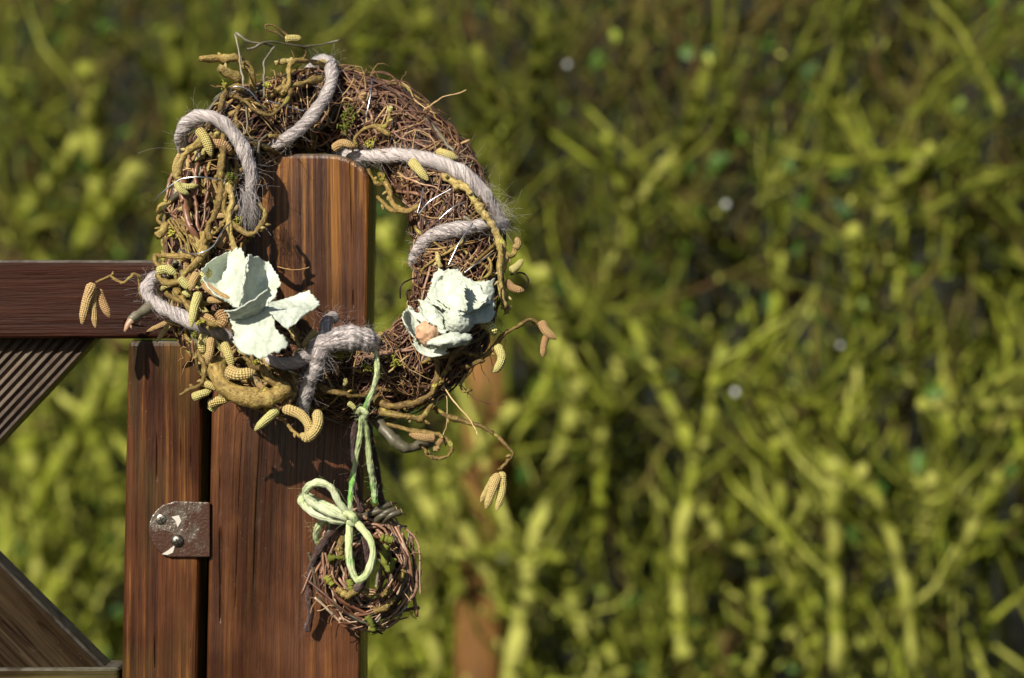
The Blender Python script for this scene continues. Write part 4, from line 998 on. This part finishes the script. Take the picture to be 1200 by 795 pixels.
for pts, r_, dy in (
    ([(802, 770), (795, 700), (796, 640), (808, 580), (815, 540)], 13, 0.0), ([(815, 540), (800, 500), (778, 460), (758, 420), (740, 370)], 11, 0.0), ([(815, 545), (832, 500), (836, 450), (850, 400)], 10, 0.02),
    ([(826, 598), (845, 630), (875, 648), (905, 645), (935, 610), (945, 580)], 9, 0.0), ([(910, 520), (914, 570), (922, 640), (932, 720)], 10, -0.02), ([(976, 545), (978, 620), (980, 700), (982, 800)], 15, -0.03),
    ([(1010, 550), (1035, 605), (1055, 660), (1066, 730), (1072, 800)], 11, 0.0), ([(1092, 560), (1088, 600), (1084, 640)], 10, 0.0), ([(918, 465), (955, 472), (990, 482)], 11, -0.03), ([(1082, 474), (1140, 474), (1210, 472)], 11, -0.02),
    ([(655, 400), (678, 450), (668, 500), (650, 545)], 17, -0.02), ([(725, 425), (716, 470), (706, 520), (694, 560)], 12, 0.0), ([(826, 90), (812, 130), (802, 170), (788, 230)], 13, 0.0), ([(790, 180), (760, 220), (735, 260), (715, 320)], 10, 0.03),
    ([(712, 160), (722, 210), (738, 250), (742, 300)], 9, 0.0), ([(636, 320), (640, 345), (652, 375), (664, 400)], 13, 0.0), ([(1090, 175), (1060, 210), (1035, 235), (1030, 270)], 11, 0.0), ([(1000, 270), (1005, 320), (990, 380)], 12, 0.02),
    ([(690, 750), (668, 690), (648, 640)], 14, -0.03), ([(598, 800), (612, 720), (622, 660), (640, 590)], 17, -0.08), ([(730, 790), (700, 740), (670, 690), (640, 650)], 9, 0.0), ([(880, 790), (895, 740), (885, 680)], 10, 0.0),
    ([(1170, 560), (1130, 640), (1100, 700)], 9, 0.03), ([(520, 560), (545, 620), (580, 690), (600, 740)], 12, 0.0), ([(470, 640), (530, 650), (600, 645), (680, 660)], 10, -0.06), ([(600, 480), (570, 520), (530, 560)], 13, -0.05),
    ([(110, 500), (125, 550), (140, 600)], 18, 0.0), ([(140, 400), (110, 470), (60, 560), (20, 640)], 15, 0.0), ([(30, 520), (50, 600), (40, 700)], 18, 0.0), ([(200, 40), (215, 120), (205, 200), (190, 270)], 18, 0.0),
    ([(100, 80), (108, 160), (112, 230), (90, 300)], 16, 0.02), ([(90, 170), (60, 210), (20, 260)], 15, 0.0), ([(0, 90), (40, 140), (80, 160)], 14, 0.0), ([(160, 200), (130, 240), (100, 290)], 17, 0.0), ([(20, 780), (60, 700), (100, 640)], 16, 0.0),
    ([(500, 20), (470, 70), (455, 110)], 12, 0.0), ([(560, 60), (580, 120), (570, 200)], 11, 0.0), ([(640, 20), (625, 90), (630, 150)], 11, 0.04), ([(450, 270), (480, 320), (470, 380)], 16, 0.0), ([(485, 560), (520, 640), (500, 720), (520, 800)], 13, 0.02)):
    hb(pts, r_ * 0.74, dy, tint=float(rng.uniform(0.5, 1)))
# random branches: the ones in view are parts
nb = 0
for i in range(235):
    px, py = rng.uniform(-60, 1260), rng.uniform(-60, 860)
    dy = float(rng.uniform(0.0, 0.42))
    up = (py < 240)
    ang = rng.normal(0, 24) if rng.uniform() < 0.76 else rng.uniform(-90, 90)
    Lp = rng.uniform(110, 330) * (0.75 if up else 1)
    dx, dz = math.sin(R(ang)) * Lp, math.cos(R(ang)) * Lp
    b_ = rng.normal(0, 14, 2)
    pts = [(px - dx / 2, py + dz / 2), (px + b_[0], py + b_[1]), (px + dx / 2, py - dz / 2)]
    p = np.array([HP(x, y, dy + 0.10 * (j / 11 - 0.5)) for j, (x, y) in enumerate(spline(pts, 12))]); p = wobble(p, 0.005, 4)
    q = rng.uniform()
    low = (py / 795)
    mat = 'mossy' if q < 0.02 + 0.85 * low else ('mossthin' if q < 0.50 + 0.5 * low else 'twigs')  # browner, less mossed bark higher up, also standing in for the shaded top
    if py < 170 and mat == 'mossy': mat = 'mossthin'
    mossy(p, rng.choice([rng.uniform(3, 5), rng.uniform(4, 8.5)]) * 1.06e-3 * (0.75 if up else 1), mat, float(rng.uniform(0, 1)))
# finer twigs and everything outside the frame
mbs = {'mossy': MB(), 'mossthin': MB(), 'twigs': MB()}
for i in range(6500):
    x = rng.uniform(-1.5, 1.3); z = rng.uniform(0.05, 1.75); dy = 0.03 + 0.70 * rng.uniform()
    y = hedge_front(x) + dy
    ang = rng.normal(0, 26) if rng.uniform() < 0.75 else rng.uniform(-100, 100); L = rng.uniform(0.05, 0.24)
    d_ = np.array([math.sin(R(ang)), rng.normal(0, 0.35), math.cos(R(ang))]); d_ /= np.linalg.norm(d_)
    p = np.array([x, y, z]) + np.linspace(-0.5, 0.5, 7)[:, None] * L * d_
    low = 1 - min(max((z - 0.72) / 0.56, 0), 1)
    q = rng.uniform(); mat = 'mossy' if q < 0.02 + 0.72 * low else ('mossthin' if q < 0.40 + 0.5 * low else 'twigs')  # bark darkens with height: less moss, plus top shade put into colour
    n = 7; rr = np.linspace(1, 0.6, n) * rng.uniform(0.0014, 0.0050)
    tube(mbs[mat], wobble(p, 0.005, 4), rr, 5, float(rng.uniform(0, 1)))
for p_, r_, mt in STEMS:      # side shoots growing out of the stems
    for q in range(9):
        j = int(rng.integers(1, len(p_) - 1)); tg = p_[j + 1] - p_[j - 1]; tg /= np.linalg.norm(tg)
        if tg[2] < 0: tg = -tg
        sd = np.array([rng.choice([-1, 1]) * rng.uniform(0.3, 1.0), rng.normal(-0.1, 0.35), 0.0])
        L = rng.uniform(0.03, 0.17); u_ = np.linspace(0, 1, 8)
        pp = p_[j] + np.outer(u_ * L, tg * 0.8 + sd) + np.outer(u_ ** 2 * L * 0.6, np.array([-0.5 * sd[0], 0, rng.uniform(-0.1, 0.6)]))
        tube(mbs[mt if rng.uniform() < 0.4 else ('mossthin' if mt != 'twigs' else 'twigs')], wobble(pp, 0.0025, 5), np.linspace(1, 0.45, 8) * min(r_ * 0.6, rng.uniform(0.0016, 0.0046)), 5, float(rng.uniform(0, 1)))
for i in range(260):      # stems to the sides and below the frame
    side = rng.integers(0, 3)
    x = (rng.uniform(-1.6, -0.95), rng.uniform(0.75, 1.5), rng.uniform(-1.4, 1.3))[side]; z = rng.uniform(0.1, 1.5) if side < 2 else rng.uniform(0.05, 0.5)
    L = rng.uniform(0.2, 0.6); ang = rng.normal(0, 25); d_ = np.array([math.sin(R(ang)), rng.normal(0, 0.2), math.cos(R(ang))])
    p = np.array([x, hedge_front(x) + rng.uniform(0, 0.5), z]) + np.linspace(-0.5, 0.5, 10)[:, None] * L * d_; p[:, 2] = np.maximum(p[:, 2], 0.0)
    tube(mbs['mossy' if rng.uniform() < 0.6 else 'mossthin'], wobble(p, 0.012, 4), rng.uniform(0.006, 0.013), 6, float(rng.uniform(0, 1)))
for k, v in mbs.items():
    tag(v.build('twig_mass', M[k], hedge), {'mossy': 'mass of thin mossy twigs', 'mossthin': 'mass of thin olive twigs', 'twigs': 'mass of thin bare brown twigs'}[k], kind='stuff')
# small leaves among the branches
mb = MB()
for i in range(6500):
    x = rng.uniform(-1.4, 1.2); z = rng.uniform(0.1, 1.7); 
    if mnoise.noise((x * 4, z * 4, 1.7)) + 0.25 * rng.normal() < 0.05: continue
    y = hedge_front(x) + rng.uniform(0.05, 0.75); s = rng.uniform(0.007, 0.017)
    nrm = np.array([rng.normal(-0.3, 0.6), -1 + rng.normal(0, 0.5), rng.normal(0.5, 0.6)]); nrm /= np.linalg.norm(nrm)
    a = np.cross(nrm, rng.normal(size=3)); a /= np.linalg.norm(a); b_ = np.cross(nrm, a); c0 = np.array([x, y, z])
    v = [c0 - a * s, c0 - a * 0.35 * s + b_ * 0.55 * s + nrm * 0.15 * s, c0 + a * 0.3 * s + b_ * 0.5 * s + nrm * 0.15 * s, c0 + a * s, c0 + a * 0.3 * s - b_ * 0.5 * s + nrm * 0.15 * s, c0 - a * 0.35 * s - b_ * 0.55 * s + nrm * 0.15 * s]
    mb.add(v, [(0, 1, 2, 3), (0, 3, 4, 5)], float(rng.uniform(0, 1)))
tag(mb.build('leaves', M['leaf'], hedge, smooth=False), 'small dark green leaves scattered through the thicket', kind='stuff')

# pale moss tufts and young leaves on the outer stems
m, t, bs = new_mat('moss tuft leaf')
c = ramp(t, mth(t, 'ADD', mth(t, 'MULTIPLY', attr(t, 'tint'), 0.8), mth(t, 'MULTIPLY', noise(t, nd(t, 'ShaderNodeNewGeometry').outputs['Position'], 9, 3), 0.3)), [(0.15, (0.07, 0.10, 0.012)), (0.5, (0.185, 0.235, 0.028)), (0.8, (0.33, 0.36, 0.065)), (1.0, (0.44, 0.44, 0.12))])
t.links.new(c, bs.inputs['Base Color']); bs.inputs['Roughness'].default_value = 0.7; bs.inputs['Specular IOR Level'].default_value = 0.2
M['tuftleaf'] = m
mb = MB()
for i in range(3200):
    x = rng.uniform(-1.3, 1.15); z = rng.uniform(0.15, 1.65)
    if mnoise.noise((x * 6, z * 5, 4.2)) + 0.5 * rng.normal() + 0.35 * (1.05 - z) < 0.0: continue
    y = hedge_front(x) + rng.uniform(-0.06, 0.40); s = rng.uniform(0.003, 0.010)
    nrm = np.array([rng.normal(-0.3, 0.7), -1 + rng.normal(0, 0.5), rng.normal(0.4, 0.7)]); nrm /= np.linalg.norm(nrm)
    a = np.cross(nrm, rng.normal(size=3) + np.array([0.8, 0, 0])); a /= np.linalg.norm(a); b_ = np.cross(nrm, a); c0 = np.array([x, y, z]); wd = rng.uniform(0.3, 0.6)
    v = [c0 - a * s, c0 + b_ * wd * s + nrm * 0.12 * s, c0 + a * s, c0 - b_ * wd * s + nrm * 0.12 * s]
    mb.add(v, [(0, 1, 2), (0, 2, 3)], float(rng.uniform(0, 1)))
tag(mb.build('moss_tufts', M['tuftleaf'], hedge, smooth=False), 'small yellow green moss tufts and young leaves on the stems', kind='stuff')
# added pale beads standing in for glints, brightness put into their colour
m, t, bs = new_mat('pale glint bead'); bs.inputs['Base Color'].default_value = (0.75, 0.78, 0.78, 1); bs.inputs['Roughness'].default_value = 0.12; bs.inputs['Transmission Weight'].default_value = 0.35
M['glintbead'] = m
for px, py, r_ in ((590, 654, 0.0042), (862, 460, 0.0040), (851, 240, 0.0036), (665, 76, 0.0032), (985, 405, 0.0026)):
    mb = MB(); c0 = HP(px, py, -0.10); n = 9
    tube(mb, c0 + np.array([[0, 0, z * r_] for z in np.cos(np.linspace(0, math.pi, n))]), r_ * np.sin(np.linspace(0.02, math.pi - 0.02, n)), 14)
    mb.build('glint_bead', M['glintbead'], hedge)

# brown stake standing in the hedge
sx0, sx1 = HP(574, 395, 0.08), HP(545, 1900, 0.08)
stake = empty('wooden_stake', (sx1[0], sx1[1], 0)); tag(stake, 'orange brown wooden stake standing blurred in the hedge below the wreath', 'stake')
mb = MB(); pts = np.array([[sx0[0] + (sx1[0] - sx0[0]) * f, sx0[1], sx0[2] * (1 - f)] for f in np.linspace(0, 1, 14)])
tube(mb, pts, np.linspace(0.029, 0.033, 14), 14, 0.5, mod=lambda a, s: 1 + 0.03 * np.sin(3 * a))
mb.build('shaft', M['stake'], stake, loc=(sx1[0], sx1[1], 0))
